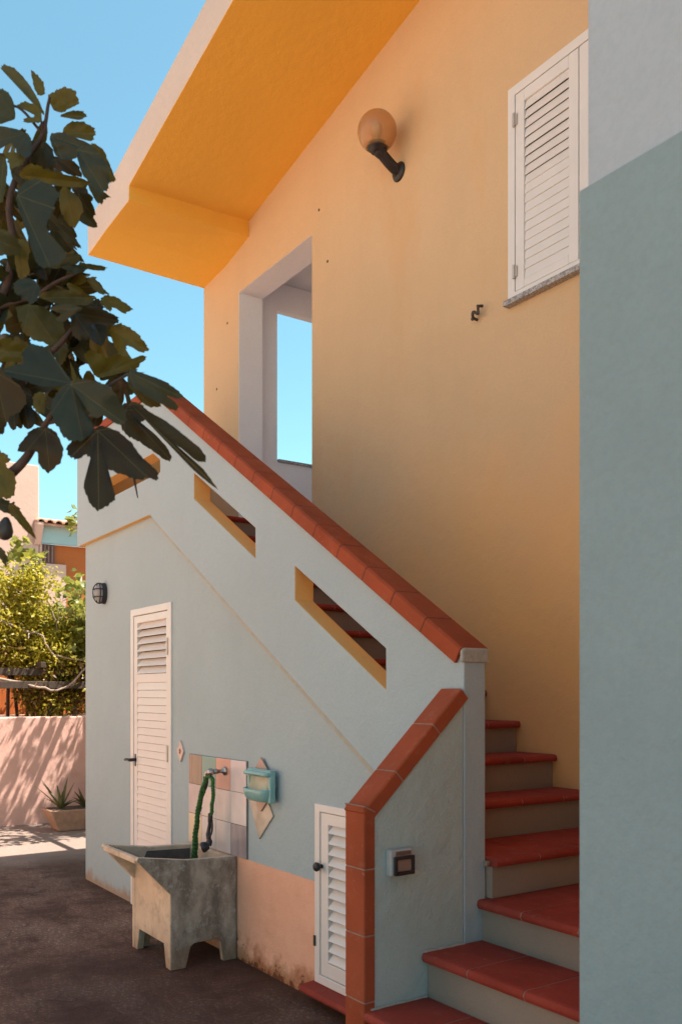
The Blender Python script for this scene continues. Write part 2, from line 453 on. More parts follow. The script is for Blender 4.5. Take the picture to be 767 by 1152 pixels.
# roof slab: outer edge measured at y=2.411, inner line on the wall
prof_o = [(-7.21, 5.092), (-6.77, 5.118), (-6.30, 5.128), (-6.295, 5.236), (-1.37, 6.15), (-1.37, 6.46), (-7.222, 5.352)]
prof_w = [(-7.21, 5.085), (-6.80, 5.110), (-6.372, 5.190), (-6.368, 5.315), (-1.37, 6.226), (-1.37, 6.54), (-7.222, 5.37)]
bm = B()
A = [(x, 2.411, z) for x, z in prof_o]; C1 = [(x, YW, z) for x, z in prof_w]; D1 = [(x, 9.5, z) for x, z in prof_w]
a = [bm.verts.new(p) for p in A]; b = [bm.verts.new(p) for p in C1]; d = [bm.verts.new(p) for p in D1]; n_ = len(a)
for p, q in ((a, b), (b, d)):
    for i in range(n_): bm.faces.new((p[i], p[(i + 1) % n_], q[(i + 1) % n_], q[i]))
bm.faces.new(a); bm.faces.new(list(reversed(d))); fixn(bm)
for f in bm.faces:
    f.normal_update()
    f.material_index = 1 if (abs(f.normal.y) > .7 or f.normal.z > .3 or (f.normal.x < -.5 and f.calc_center_median().x < -7)) else 0
roof = obj('roof', bm, [M['orange'], M['fascia']], house, bevel=.006)

# shutter window -----------------------------------------------------
def louvre_leaf(x0, x1, z0, z1, y, stile, tops, mat, parent, pitch=.05, angle=R(32), names=('shutter', 'slat'), depth=.038, bot=None, leaf=None):
    """frame (leaf) with slats: y = front plane"""
    bm = B()
    t = tops
    bz = bot if bot is not None else stile
    box(bm, x0, x0 + stile, y, y + .035, z0, z1); box(bm, x1 - stile, x1, y, y + .035, z0, z1)
    box(bm, x0 + stile, x1 - stile, y, y + .035, z1 - t, z1); box(bm, x0 + stile, x1 - stile, y, y + .035, z0, z0 + bz)
    lf = obj(names[0], bm, mat, parent, bevel=.003)
    return lf
def slats(x0, x1, zs, y, ang, w, th, mat, parent, name='louvre_slats'):
    bm = B()
    for z, aa in zs:
        ca, sa = math.cos(aa), math.sin(aa)          # slat runs from the lower front edge up and back
        pr_ = [(0, 0), (w * sa, w * ca), (w * sa - th * ca, w * ca + th * sa), (-th * ca, th * sa)]
        vs = [[bm.verts.new((x, y + py, z + pz)) for py, pz in pr_] for x in (x0, x1)]
        for i in range(4): bm.faces.new((vs[0][i], vs[0][(i + 1) % 4], vs[1][(i + 1) % 4], vs[1][i]))
        bm.faces.new(vs[0]); bm.faces.new(list(reversed(vs[1])))
    fixn(bm)
    return obj(name, bm, mat, parent, bevel=.0015, seg=1)
win = None
bm = B(); y = YW - .022
prism(bm, [[(-3.44, 3.598), (-2.44, 3.598), (-2.44, 4.727), (-3.44, 4.727)], [(-3.39, 3.63), (-2.49, 3.63), (-2.49, 4.677), (-3.39, 4.677)]], XZ, y, YW + .06)
win = obj('window', bm, M['winpaint'], house, bevel=.003)
bm = B(); box(bm, -3.455, -2.42, YW - .045, YW + .05, 3.567, 3.596); obj('sill', bm, M['marble'], win, bevel=.003)
for x0, x1 in ((-3.387, -2.962), (-2.956, -2.493)):
    louvre_leaf(x0, x1, 3.634, 4.674, y + .004, .062, .06, M['winpaint'], win, names=('shutter', ''), bot=.042)
    zs = []
    for k in range(19):
        z = 3.676 + k * .0495
        zs.append((z, R(14) + random.uniform(-.03, .03) if k > 9 else R(7) + random.uniform(-.015, .015)))
    slats(x0 + .063, x1 - .063, zs, y + .012, 0, .0515, .006, M['winpaint'], win, 'louvre_slats')
bm = B(); box(bm, -3.38, -2.50, YW + .045, YW + .06, 3.64, 4.67); obj('dark_backing', bm, M['black'], win)
for z in (4.54, 3.735):
    bm = B(); lathe(bm, [(0, 0), (.008, 0), (.008, .07), (0, .07)], (-3.39, y - .006, z - .035), (0, 0, 1), 10)
    box(bm, -3.405, -3.372, y - .004, y + .002, z - .028, z + .028); obj('hinge', bm, M['brass'], win)

# ------------------------------------------------------------------ blue-grey wing on the right
wing = thing('house_wing', 'projecting wing wall at the right, pale grey above a blue grey painted dado', 'building', (1.5, 5, 0))
bm = B(); box(bm, -1.370, 6, 1.614, 9.2, 0, 8.2); obj('wall', bm, M['upper'], wing, bevel=.012)
bm = B(); box(bm, -1.379, 6.01, 1.60, 1.6125, 0, 2.65); obj('painted_dado', bm, M['dado'], wing, bevel=.004)
bm = B(); box(bm, -1.379, -1.372, 1.6127, 3.44, 0, 2.648); obj('flank_bounce_skin', bm, plaster('ochre_bounce_plaster', (.74, .42, .16), var=.05), wing)  # unseen side coloured ochre to bounce warm light onto the yellow wall
bm = B(); box(bm, -2.35, 6.6, .75, 9.6, 8.2, 8.45); obj('roof', bm, M['fascia'], wing)  # unseen; wing height and overhang set to shade the fig leaves and yard

# ------------------------------------------------------------------ outdoor staircase
stair = thing('outdoor_staircase', 'outdoor staircase with terracotta treads, slotted grey parapet and red tiled coping', 'staircase', (-4.6, 2.9, 0))
# -- lower front wall with two door holes
def ledge_z(x):
    return 2.70 if x < -5.70 else 2.70 - .612 * (x + 5.70)
bm = B()
lw = [(-7.114, -.05), (-2.69, -.05), (-2.69, .915), (-5.66, 2.74), (-7.114, 2.74)]
d1 = [(-6.06, .02), (-5.425, .02), (-5.425, 2.06), (-6.06, 2.06)]
d2 = [(-3.63, .125), (-2.95, .125), (-2.95, .93 - .0), (-3.63, .93)]
prism(bm, [lw, d1, d2], XZ, YF, 2.49)
obj('lower_wall', bm, M['front'], stair, bevel=.006)
bm = B(); box(bm, -7.112, -6.98, 2.492, 3.447, -.05, 2.5); obj('side_wall', bm, M['front'], stair)
bm = B(); prism(bm, [[(-5.70, 2.690), (-2.96, 1.013), (-2.97, .992), (-5.71, 2.669)]], XZ, YF - .0025, YF - .0005)
obj('painted_line', bm, simple('tan_paint', (.40, .405, .385), .85), stair)
# -- parapet with three slots
bm = B()
sl = .612
pz = lambda x: 1.650 + .6215 * (-2.564 - x)          # underside of coping
xk = -5.60
par = [(-7.20, 2.69), (-5.68, 2.70), (-2.93, 1.03), (-2.668, .87), (-2.668, .10), (XE, .10), (XE, pz(XE)), (xk, pz(xk)), (-7.20, pz(xk))]
h1 = [(-4.981, 2.683), (-4.212, 2.225), (-4.212, 2.387), (-4.981, 2.839)]
h2 = [(-3.805, 1.965), (-3.055, 1.515), (-3.055, 1.691), (-3.805, 2.134)]
h3 = [(-6.75, 2.95), (-5.50, 2.95), (-5.50, 3.03), (-5.62, 3.10), (-6.75, 3.10)]
prism(bm, [par, h1, h2, h3], XZ, YP, 2.431)
bm.normal_update()
for f in bm.faces:
    c = f.calc_center_median()
    inside = abs(f.normal.y) < .3 and -7.1 < c.x < -2.9 and YP + .01 < c.y < 2.42
    top = c.z > pz(c.x) - .02 if c.x > xk else c.z > pz(xk) - .02
    if inside and not top: f.material_index = 1
    if f.normal.y > .7: f.material_index = 2
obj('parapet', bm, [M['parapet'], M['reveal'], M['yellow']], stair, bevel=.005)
bm = B(); box(bm, -7.195, -7.095, 2.4325, 3.446, 2.55, pz(xk))
for f in bm.faces:
    if f.normal.x > .5: f.material_index = 1
obj('landing_side_parapet', bm, [M['parapet'], M['reveal']], stair, bevel=.004)
# landing slab behind the parapet, closes the stair void
bm = B(); box(bm, -7.093, -5.41, 2.433, 3.447, 2.55, 2.666); obj('landing_slab', bm, M['riser'], stair)
bm = B(); box(bm, -7.0925, -5.452, 2.434, 3.446, 2.668, 2.70); obj('landing_tiles', bm, M['tread'], stair)

# -- coping tiles run along a path
def tile_run(name, L, tile, prof, P0, ax, nx, wx, mat, grout, parent, start=0.0, gap=.004, bev=.003):
    """prof: 2D (w, n) outline swept along direction ax from P0; wx, nx = width and normal axes"""
    P0, ax, nx, wx = map(Vector, (P0, ax, nx, wx))
    bm = B(); s = 0.0
    fn = lambda a, b, d: P0 + wx * a + nx * b + ax * d
    cuts = [0.0]; s = start if start > 0 else tile
    while s < L - .02: cuts.append(s); s += tile
    cuts.append(L)
    for c0, c1 in zip(cuts, cuts[1:]):
        prism(bm, [prof], fn, c0 + (gap / 2 if c0 > 0 else 0), c1 - (gap / 2 if c1 < L else 0))
    o = obj(name, bm, mat, parent, bevel=bev)
    cw = sum(p[0] for p in prof) / len(prof); cn = sum(p[1] for p in prof) / len(prof)
    bm = B()
    x0 = min(p[0] for p in prof); x1 = max(p[0] for p in prof); y0 = min(p[1] for p in prof); y1 = max(p[1] for p in prof)
    ins = []
    for a, b in prof:                               # same outline a hair smaller
        ins.append((a + .0015 * (1 if a < (x0 + x1) / 2 else -1), b + .0015 * (1 if b < (y0 + y1) / 2 else -1)))
    prism(bm, [ins], fn, .002, L - .002)
    obj('joint_mortar', bm, grout, o)
    return o
dirp = Vector((-1, 0, .6215)).normalized(); nrm = Vector((.6215, 0, 1)).normalized()
Lp = (xk - (XE - .012)) / -1 * math.sqrt(1 + .6215 ** 2)
prof_c = [(-.016, -.048), (0, -.048), (0, 0.0), (.112, 0.0), (.112, -.03), (.128, -.03), (.128, .022), (-.006, .022), (-.016, .012)]
start_pt = Vector((XE - .012, YP - .001, pz(XE - .012) + .002))
tile_run('parapet_coping', Lp, .2385, prof_c, start_pt, dirp, nrm, (0, 1, 0), M['terra'], M['darkgrout'], stair, start=.245)
tile_run('landing_coping', 1.62, .2385, prof_c, (xk - .004, YP - .001, pz(xk) + .002), (-1, 0, 0), (0, 0, 1), (0, 1, 0), M['terra'], M['darkgrout'], stair)
# mortar end block of the parapet coping
bm = B()
zt = pz(XE) + .022
prism(bm, [[(YP - .014, zt - .052), (YP + .125, zt - .052), (YP + .125, zt + .005), (YP - .004, zt + .005), (YP - .014, zt - .006)]], YZ, XE - .011, XE + .007)
obj('coping_end', bm, M['mortar'], stair, bevel=.008, seg=3)

# -- end wall with sloped red coping
bm = B()
ez = lambda yy: 1.082 + .948 * (yy - 1.868)
ew = [(1.862, -.05), (YP - .002, -.05), (YP - .002, ez(YP) ), (1.862, ez(1.862))]
prism(bm, [ew], YZ, -2.664, XE - .0015)
obj('end_wall', bm, M['endwall'], stair, bevel=.004)
d2v = Vector((0, 1, .948)).normalized(); n2 = Vector((0, -.948, 1)).normalized()
# sloping run: width axis runs along -x from the outer right edge
prof_e = [(-.007, -.034), (.001, -.034), (.001, 0), (.106, 0), (.106, -.034), (.116, -.034), (.116, .015), (.111, .019), (-.001, .019), (-.007, .014)]
p_e = Vector((XE, 1.862, ez(1.862))) + n2 * .001
Le = (YP - 1.862) / d2v.y - .004
tile_run('end_wall_coping', Le + .012, .243, prof_e, p_e - d2v * .016, d2v, n2, (-1, 0, 0), M['terra'], M['grout'], stair, start=.20)
# upright edge tiles
prof_v = [(-.0048, -.030), (.001, -.030), (.001, 0), (.106, 0), (.106, -.030), (.116, -.030), (.116, .013), (.111, .017), (-.001, .017), (-.0048, .013)]
tile_run('end_wall_edge_tiles', 1.14, .2365, prof_v, (XE, 1.861, 1.112 - .016), (0, 0, -1), (0, -1, 0), (-1, 0, 0), M['terra'], M['grout'], stair, start=.222, gap=.004)

bm = B()
tube(bm, [(XE + .0062, 1.890, 1.076), (XE + .0062, 1.847, 1.0975), (XE + .001, 1.8425, 1.099), (XE - .111, 1.8425, 1.099), (XE - .117, 1.847, 1.0975)], .0026, 8)
obj('mitre_joint', bm, M['grout'], stair)
# -- steps
NOSE = [(0, -.036), (-.012, -.034), (-.018, -.022), (-.018, -.014), (-.012, -.003), (0, 0)]
def step_tiles(parent, along, w0, w1, back, front, ztop, cuts, gap=.005):
    """tread tiles with a rounded nose. along='x': nose faces -y; along='y': nose faces +x"""
    bm = B(); bg = B()
    edges = [w0] + [c for c in cuts if w0 + .02 < c < w1 - .02] + [w1]
    for i, (c0, c1) in enumerate(zip(edges, edges[1:])):
        c0 += gap / 2 if i else 0; c1 -= gap / 2 if i < len(edges) - 2 else 0
        if along == 'x':
            pr_ = [(front + .018 + a, ztop + b) for a, b in NOSE] + [(back, ztop), (back, ztop - .036)]
            prism(bm, [pr_], lambda a, b, d: (d, a, b), c0, c1)
        else:
            pr_ = [(front - .018 - a, ztop + b) for a, b in NOSE] + [(back, ztop), (back, ztop - .036)]
            prism(bm, [pr_], lambda a, b, d: (a, d, b), c0, c1)
    t = obj('tread_tiles', bm, M['tread'], parent, bevel=.002, seg=1, angle=60)
    e = .0018
    if along == 'x':
        pr_ = [(front + .018 + a + e, ztop + b - (e if b > -.02 else -e)) for a, b in NOSE] + [(back - e, ztop - e), (back - e, ztop - .034)]
        prism(bg, [pr_], lambda a, b, d: (d, a, b), w0 + .003, w1 - .003)
    else:
        pr_ = [(front - .018 - a - e, ztop + b - (e if b > -.02 else -e)) for a, b in NOSE] + [(back + e, ztop - e), (back + e, ztop - .034)]
        prism(bg, [pr_], lambda a, b, d: (a, d, b), w0 + .003, w1 - .003)
    obj('joint_grout', bg, M['grout'], parent)
XS = -1.381
# lower flight, noses along x
lower = [(.205, 1.575), (.372, 1.842), (.539, 2.106), (.699, 2.381)]
for i, (z, yn) in enumerate(lower):
    bm = B()
    back = lower[i + 1][1] + .04 if i < 3 else 3.446
    zb = lower[i - 1][0] + .0 if i else -.05
    x0 = XE + .002
    if i == 0: box(bm, x0, XS, yn + .03, 1.842 + .03, -.05, z - .036)
    else: box(bm, x0, XS, yn + .03, (lower[i + 1][1] + .028 if i < 3 else 3.445), -.05, z - .036)
    o = obj('step', bm, M['riser'], stair, bevel=.003)
    cuts = [-2.314 + .269 * k for k in range(5)]
    if i == 3: cuts = [-2.326 + .269 * k for k in range(5)]
    xl = XE - .005 if i == 1 else XE + .003
    if i == 1:
        step_tiles(o, 'x', XE + .003, XS - .001, back - .012, yn, z, cuts)
    else:
        step_tiles(o, 'x', XE + .003, XS - .001, back - .012, yn, z, cuts)
# upper flight, noses along y
XN = [-2.500, -2.858, -3.108] + [-3.108 - .2535 * k for k in range(1, 10)]
ZN = [.860, 1.025, 1.190, 1.353, 1.517] + [1.517 + .169 * k for k in range(1, 8)]
for k in range(12):
    z = ZN[k]
    xn = XN[k]; xb = XN[k + 1] - .03 if k < 11 else XN[k] - .06
    bm = B()
    zb = .62 if k < 2 else z - .62
    y0 = 2.433
    if k == 0:
        box(bm, xb - .0, XE - .003, y0, 3.446, zb, z - .036); box(bm, XE - .002, xn - .03, 2.436, 3.446, .70, z - .036)
    else:
        box(bm, xb + .001, xn - .03, y0, 3.446, zb, z - .036)
    o = obj('step', bm, M['riser'], stair, bevel=.003)
    cuts = [2.675 + .27 * j for j in range(4)]
    step_tiles(o, 'y', 2.436, 3.445, xb + .012, xn, z, cuts)
# broken mortar corner at the first upper nose
bm = B(); box(bm, -2.557, -2.535, 2.412, 2.434, .828, .85)
for v in bm.verts: v.co += Vector((random.uniform(-.006, .006), random.uniform(-.006, .006), random.uniform(-.008, .004)))
obj('mortar_patch', bm, M['riser'], stair, bevel=.006)
# cement lines where treads meet the end wall
for z, y0_, y1_ in ((.372, 1.872, 2.13), (.539, 2.12, 2.315)):
    pts = [(XE + .003 + random.uniform(0, .003), y0_ + (y1_ - y0_) * t / 9, z + random.uniform(.0, .003)) for t in range(10)]
    bm = B(); tube(bm, pts, [random.uniform(.004, .0075) for _ in pts], 6)
    obj('cement_fillet', bm, M['mortar'], stair)
# peach plinth at the foot and terracotta threshold under the hatch
bm = B(); box(bm, -2.80, -2.682, 1.60, 2.33, -.05, .20); obj('plinth', bm, M['peach'], stair, bevel=.006)
bm = B(); prism(bm, [[(2.275, .052), (2.27, .066), (2.275, .086), (2.357, .092), (2.357, .052)]], YZ, -3.69, -2.69); obj('threshold', bm, M['tread'], stair, bevel=.003)

# -- tall utility door
y = YF - .012
bm = B(); prism(bm, [[(-6.098, -.02), (-5.390, -.02), (-5.390, 2.092), (-6.098, 2.092)], [(-6.046, .03), (-5.448, .03), (-5.448, 2.045), (-6.046, 2.045)]], XZ, y, YF + .07)
door = obj('utility_door', bm, M['doorpaint'], stair, bevel=.003)
bm = B(); pf = y + .006
x0, x1 = -6.043, -5.451
prism(bm, [[(x0, .034), (x1, .034), (x1, 2.041), (x0, 2.041)], [(-5.985, 1.632), (-5.482, 1.632), (-5.482, 1.992), (-5.985, 1.992)], [(-5.985, .12), (-5.482, .12), (-5.482, 1.572), (-5.985, 1.572)]], XZ, pf, pf + .036)
obj('leaf_frame', bm, M['doorpaint'], door, bevel=.003)
slats(-5.984, -5.483, [(1.634 + .0515 * k, R(37)) for k in range(7)], pf + .002, 0, .062, .006, M['doorpaint'], door, 'louvre_slats')
slats(-5.984, -5.483, [(.122 + .0518 * k, R(6)) for k in range(28)], pf + .006, 0, .0505, .006, M['doorpaint'], door, 'closed_slats')
bm = B(); box(bm, -5.995, -5.47, YF + .055, YF + .068, .05, 2.03); obj('dark_backing', bm, M['timber'], door)
bm = B(); lathe(bm, [(0, .052), (.011, .052), (.012, .03), (.010, .0), (.022, 0), (.022, -.004)][::-1], (-6.015, pf, 1.03), (0, -1, 0), 16)
box(bm, -6.024, -6.006, pf - .004, pf + .002, .985, 1.07)
tube(bm, smooth_path([(-6.015, pf - .045, 1.032), (-6.05, pf - .052, 1.033), (-6.10, pf - .048, 1.027)], 5), [.009] * 10 + [.007], 10)
obj('handle', bm, M['black'], door, bevel=.001)
for z in (1.80, 1.10, .35):
    bm = B(); lathe(bm, [(0, 0), (.008, 0), (.008, .11), (0, .11)], (-5.440, y - .004, z - .05), (0, 0, 1), 10); obj('hinge', bm, M['brass'], door)
# -- hatch door
bm = B(); prism(bm, [[(-3.667, .094), (-2.93, .094), (-2.93, .962), (-3.667, .962)], [(-3.623, .135), (-2.97, .135), (-2.97, .926), (-3.623, .926)]], XZ, y, YF + .07)
hatch = obj('hatch_door', bm, M['doorpaint'], stair, bevel=.003)
bm = B(); prism(bm, [[(-3.620, .138), (-2.973, .138), (-2.973, .923), (-3.620, .923)], [(-3.556, .206), (-3.04, .206), (-3.04, .868), (-3.556, .868)]], XZ, pf, pf + .036)
obj('leaf_frame', bm, M['doorpaint'], hatch, bevel=.003)
slats(-3.555, -3.041, [(.209 + .0515 * k, R(39)) for k in range(13)], pf + .002, 0, .062, .006, M['doorpaint'], hatch, 'louvre_slats')
bm = B(); box(bm, -3.57, -3.03, YF + .055, YF + .068, .15, .91); obj('dark_backing', bm, M['timber'], hatch)
bm = B(); lathe(bm, [(0, -.002), (.010, -.002), (.010, .02), (.020, .022), (.023, .034), (.018, .042), (0, .043)], (-3.608, pf, .664), (0, -1, 0), 18); obj('knob', bm, M['black'], hatch, smooth=True)
bm = B(); lathe(bm, [(0, 0), (.007, 0), (.007, .05), (0, .05)], (-3.660, y - .004, .27), (0, 0, 1), 10); obj('hinge', bm, M['rust'], hatch)

# ------------------------------------------------------------------ fittings
# globe lamp
lamp = thing('globe_wall_lamp', 'amber globe lamp on a black bracket high on the yellow wall', 'wall lamp', (-4.407, YW, 4.765))
bm = B(); lathe(bm, [(0, .022), (.03, .022), (.052, .014), (.06, .004), (.06, 0)][::-1], (-4.407, YW - .001, 4.765), (0, -1, 0), 24); obj('wall_plate', bm, M['iron'], lamp, smooth=True)
bm = B()
tube(bm, smooth_path([(-4.407, YW - .01, 4.765), (-4.407, YW - .06, 4.785), (-4.407, YW - .145, 4.838), (-4.407, YW - .172, 4.868)], 6), .033, 16)
lathe(bm, [(.036, -.02), (.040, 0), (.036, .02)], (-4.407, YW - .15, 4.842), (0, -.84, .54), 20)
obj('arm', bm, M['iron'], lamp, smooth=True)
gc = Vector((-4.407, 3.278, 4.958))
bm = B(); lathe(bm, [(0, -.128), (.040, -.128), (.042, -.112), (.056, -.110), (.062, -.096), (.060, -.080), (.05, -.076)], gc, (0, 0, 1), 28); obj('collar', bm, M['black'], lamp, smooth=True)
bm = B(); r_ = .121; prof = [(r_ * math.sin(t), -r_ * math.cos(t)) for t in [math.pi * (.17 + .83 * k / 24) for k in range(25)]]
lathe(bm, prof, gc, (0, 0, 1), 40)
bmesh.ops.remove_doubles(bm, verts=bm.verts, dist=.0005); fixn(bm)
gl = obj('globe', bm, M['amber'], lamp, smooth=True)
sm = gl.modifiers.new('thickness', 'SOLIDIFY'); sm.thickness = .004
bm = B(); lathe(bm, [(0, -.09), (.018, -.09), (.018, -.045), (.03, -.01), (.032, .02), (.02, .045), (0, .05)], gc, (0, 0, 1), 20); obj('bulb', bm, simple('white_bulb', (.8, .76, .7), .3), lamp, smooth=True)
# wall bracket (old cable bracket)
bm = B()
bx, bz = -3.669, 3.616
tube(bm, smooth_path([(bx - .05, YW + .005, bz - .035), (bx - .045, YW - .055, bz - .03), (bx - .04, YW - .06, bz + .018), (bx + .0, YW - .05, bz - .006), (bx + .03, YW - .065, bz - .018), (bx + .04, YW - .07, bz + .035), (bx + .055, YW - .03, bz + .045)], 4), .0135, 8)
lathe(bm, [(0, 0), (.018, 0), (.014, .014), (0, .014)], (bx - .043, YW - .06, bz - .045), (0, -1, 0), 8)
lathe(bm, [(0, 0), (.013, 0), (.013, .014), (0, .014)], (bx + .045, YW - .075, bz + .036), (0, -1, 0), 8)
hk = Vector((bx, YW, bz))
for v in bm.verts: v.co = hk + (v.co - hk) * .62
tag(obj('wall_hook', bm, M['rust'], bevel=.001), 'small rusty zigzag iron hook on the yellow wall below the shutter', 'hook')
# bulkhead lamp
bl = thing('bulkhead_lamp', 'black caged oval bulkhead lamp near the corner above the tall louvred door', 'wall lamp', (-6.62, YF, 2.27))
def oval(bm, cx, cz, ax, az, y, n=28): return [(cx + ax * math.cos(2 * math.pi * k / n), y, cz + az * math.sin(2 * math.pi * k / n)) for k in range(n)]
cx, cz = -6.655, 2.262
bm = B(); loft(bm, oval(bm, cx, cz, .068, .096, YF - .001), oval(bm, cx, cz, .062, .090, YF - .035)); fixn(bm); obj('base', bm, M['black'], bl, bevel=.004)
bm = B()
rings = [(.052, .078, -.036), (.051, .076, -.055), (.043, .065, -.076), (.027, .042, -.090), (.006, .010, -.096)]
prev = None
for axx, azz, yy in rings:
    ring = [bm.verts.new(p) for p in oval(bm, cx, cz, axx, azz, YF + yy)]
    if prev:
        for k in range(28): bm.faces.new((prev[k], prev[(k + 1) % 28], ring[(k + 1) % 28], ring[k]))
    prev = ring
bm.faces.new(prev); fixn(bm); obj('glass', bm, M['clear'], bl, smooth=True)
bm = B()
def cage(pts): tube(bm, pts, .0048, 8)
o1 = oval(bm, cx, cz, .060, .088, YF - .062); cage(o1 + [o1[0]])
o1 = oval(bm, cx, cz, .060, .088, YF - .036); cage(o1 + [o1[0]])
for s in (-.034, .034): cage(smooth_path([(cx - .058, YF - .034, cz + s), (cx - .056, YF - .07, cz + s), (cx - .02, YF - .104, cz + s), (cx + .02, YF - .104, cz + s), (cx + .056, YF - .07, cz + s), (cx + .058, YF - .034, cz + s)], 4))
cage(smooth_path([(cx, YF - .034, cz - .088), (cx, YF - .07, cz - .086), (cx, YF - .104, cz - .04), (cx, YF - .106, cz + .04), (cx, YF - .07, cz + .086), (cx, YF - .034, cz + .088)], 4))
obj('cage', bm, M['black'], bl, smooth=True)
for ch in bl.children:
    for v in ch.data.vertices:
        w_ = v.co + ORIG[bl.name]; v.co = Vector((cx + (w_.x - cx) * .86, YF + (w_.y - YF) * .86, cz + (w_.z - cz) * .86)) - ORIG[bl.name]
# square step light
sq = thing('square_wall_light', 'small square wall light with smoked lens and grey housing on the stair end wall', 'wall light', (XE, 1.985, .84))
yc0, yc1, z0, z1 = 1.940, 2.046, .842, .938
bm = B(); box(bm, XE, XE + .032, yc0, yc1, z0, z1); obj('housing', bm, simple('light_grey_plastic', (.42, .41, .42), .5), sq, bevel=.008, seg=3)
bm = B(); prism(bm, [[(yc0 + .012, z0 + .004), (yc1 - .004, z0 + .004), (yc1 - .004, z1 - .024), (yc0 + .012, z1 - .024)], [(yc0 + .024, z0 + .016), (yc1 - .016, z0 + .016), (yc1 - .016, z1 - .036), (yc0 + .024, z1 - .036)]], YZ, XE + .033, XE + .046); obj('bezel', bm, M['black'], sq, bevel=.003)
bm = B(); box(bm, XE + .033, XE + .040, yc0 + .0245, yc1 - .0165, z0 + .0165, z1 - .0365); obj('lens', bm, M['lens'], sq, bevel=.002)
bm = B(); prism(bm, [[(yc0 + .022, z1 - .021), (yc1 - .016, z1 - .021), (yc1 - .018, z1 - .007), (yc0 + .024, z1 - .007)]], YZ, XE + .033, XE + .038); obj('hood_slot', bm, simple('rusted_slot', (.16, .08, .06), .6), sq)
# tile splashback: 4 columns, 3 rows
sp = thing('tile_splashback', 'splashback of mismatched glazed tiles in pink, mauve, beige and teal above the concrete sink', 'splashback', (-4.74, YF, .58))
TC = [[(.30, .22, .165), (.17, .34, .31), (.60, .32, .25), (.64, .55, .56)], [(.52, .42, .42), (.66, .57, .55), (.65, .56, .54), (.68, .60, .60)], [(.66, .50, .34), (.66, .57, .55), (.66, .58, .57), (.38, .32, .34)]]
TN = [['beige', 'teal', 'salmon', 'pale pink'], ['mauve', 'off white', 'off white', 'pale pink'], ['cream', 'off white', 'off white', 'grey lilac']]
xs = [-5.112, -4.925, -4.738, -4.551, -4.364]; zs_ = [1.123, .943, .761, .580]
for r in range(3):
    for c in range(4):
        bm = B(); box(bm, xs[c] + .0012, xs[c + 1] - .0012, YF - .014, YF - .001, zs_[r + 1] + .0012, zs_[r] - .0012)
        t = obj('tile', bm, ceramic(TN[r][c].replace(' ', '_') + '_glazed_tile', TC[r][c], .2, bands=mul(TC[r][c], .8) if (r, c) in ((0, 0), (2, 3)) else None), sp, bevel=.002)
        t['label'] = TN[r][c] + ' glazed tile'
bm = B(); box(bm, xs[0], xs[4], YF - .009, YF - .0005, zs_[3], zs_[0]); obj('joint_grout', bm, simple('tile_grout', (.25, .19, .17), .9), sp)
# diamond tiles round the soap dish
def diamond(pts, y0, y1, mat, label, cat='tile'):
    bm = B(); prism(bm, [pts], XZ, y0, y1); return tag(obj('diamond_tile', bm, mat, bevel=.002), label, cat, 'diamond tiles stuck on the grey wall')
def beige_grad(): 
    n = N('brown_beige_glazed_tile'); a = n.noise(2.5, 4, .5, stretch=(4, 1, 4))
    n.col(n.mix(n.ramp(a, .35, .65), (.34, .26, .20), (.52, .44, .37))); n.rough(.15); return n.m
diamond([(-5.300, 1.131), (-5.248, 1.062), (-5.196, 1.131), (-5.248, 1.200)], YF - .012, YF - .001, ceramic('pale_pink_diamond', (.62, .46, .41), .2), 'small pale pink diamond tile with a dark flower, beside the tall door')
bm = B()
for k in range(5):
    a0 = 2 * math.pi * k / 5; lathe(bm, [(0, .002), (.006, .002), (.007, 0)], (-5.248 + .009 * math.cos(a0), YF - .012, 1.131 + .012 * math.sin(a0)), (0, -1, 0), 8)
fl = obj('painted_flower', bm, simple('brown_glaze', (.14, .07, .06), .3), bpy.data.objects['diamond_tile'])
diamond([(-4.345, .933), (-4.226, .712), (-4.075, .852), (-4.150, .945), (-4.24, .99)], YF - .010, YF - .001, beige_grad(), 'long brown beige diamond tile pointing down under the teal soap dish')
diamond([(-4.335, 1.010), (-4.19, .865), (-4.03, 1.010), (-4.19, 1.157)], YF - .020, YF - .0105, ceramic('brown_pink_tile', (.42, .27, .22), .25), 'brown pink diamond tile mostly hidden behind the teal soap dish')
# soap dish
sd = thing('soap_dish', 'teal glazed ceramic soap dish with a scooped tray, fixed beside the splashback', 'soap dish', (-4.215, YF, .93))
teal = ceramic('teal_glaze', (.23, .42, .42), .10)
yb = YF - .021
x0, x1, z0, z1 = -4.272, -4.020, .925, 1.098
bm = B()
prism(bm, [[(x0, z0), (x1, z0), (x1, z1), (x0, z1)], [(x0 + .026, z0 + .03), (x1 - .026, z0 + .03), (x1 - .026, z1 - .022), (x0 + .026, z1 - .022)]], XZ, yb - .040, yb)
obj('rim', bm, teal, sd, bevel=.012, seg=4)
bm = B(); nx_, nz_ = 16, 10; g1 = []                  # concave scoop behind the rim
for jj in range(nz_ + 1):
    row = []
    for ii in range(nx_ + 1):
        a, b = ii / nx_, jj / nz_
        row.append(bm.verts.new((x0 + .02 + (x1 - x0 - .04) * a, yb - .004 - .032 * (abs(2 * a - 1) ** 3 + (1 - b) ** 2.5) * .9, z0 + .022 + (z1 - z0 - .04) * b)))
    g1.append(row)
for jj in range(nz_):
    for ii in range(nx_): bm.faces.new((g1[jj][ii], g1[jj][ii + 1], g1[jj + 1][ii + 1], g1[jj + 1][ii]))
obj('scoop', bm, ceramic('reflection_tan_glaze', (.44, .43, .33), .08), sd, smooth=True)  # warm reflection inside the scoop painted as a tan glaze
bm = B(); nx_, nz_ = 22, 8; grid = []; grid2 = []      # tray lip standing out from the wall
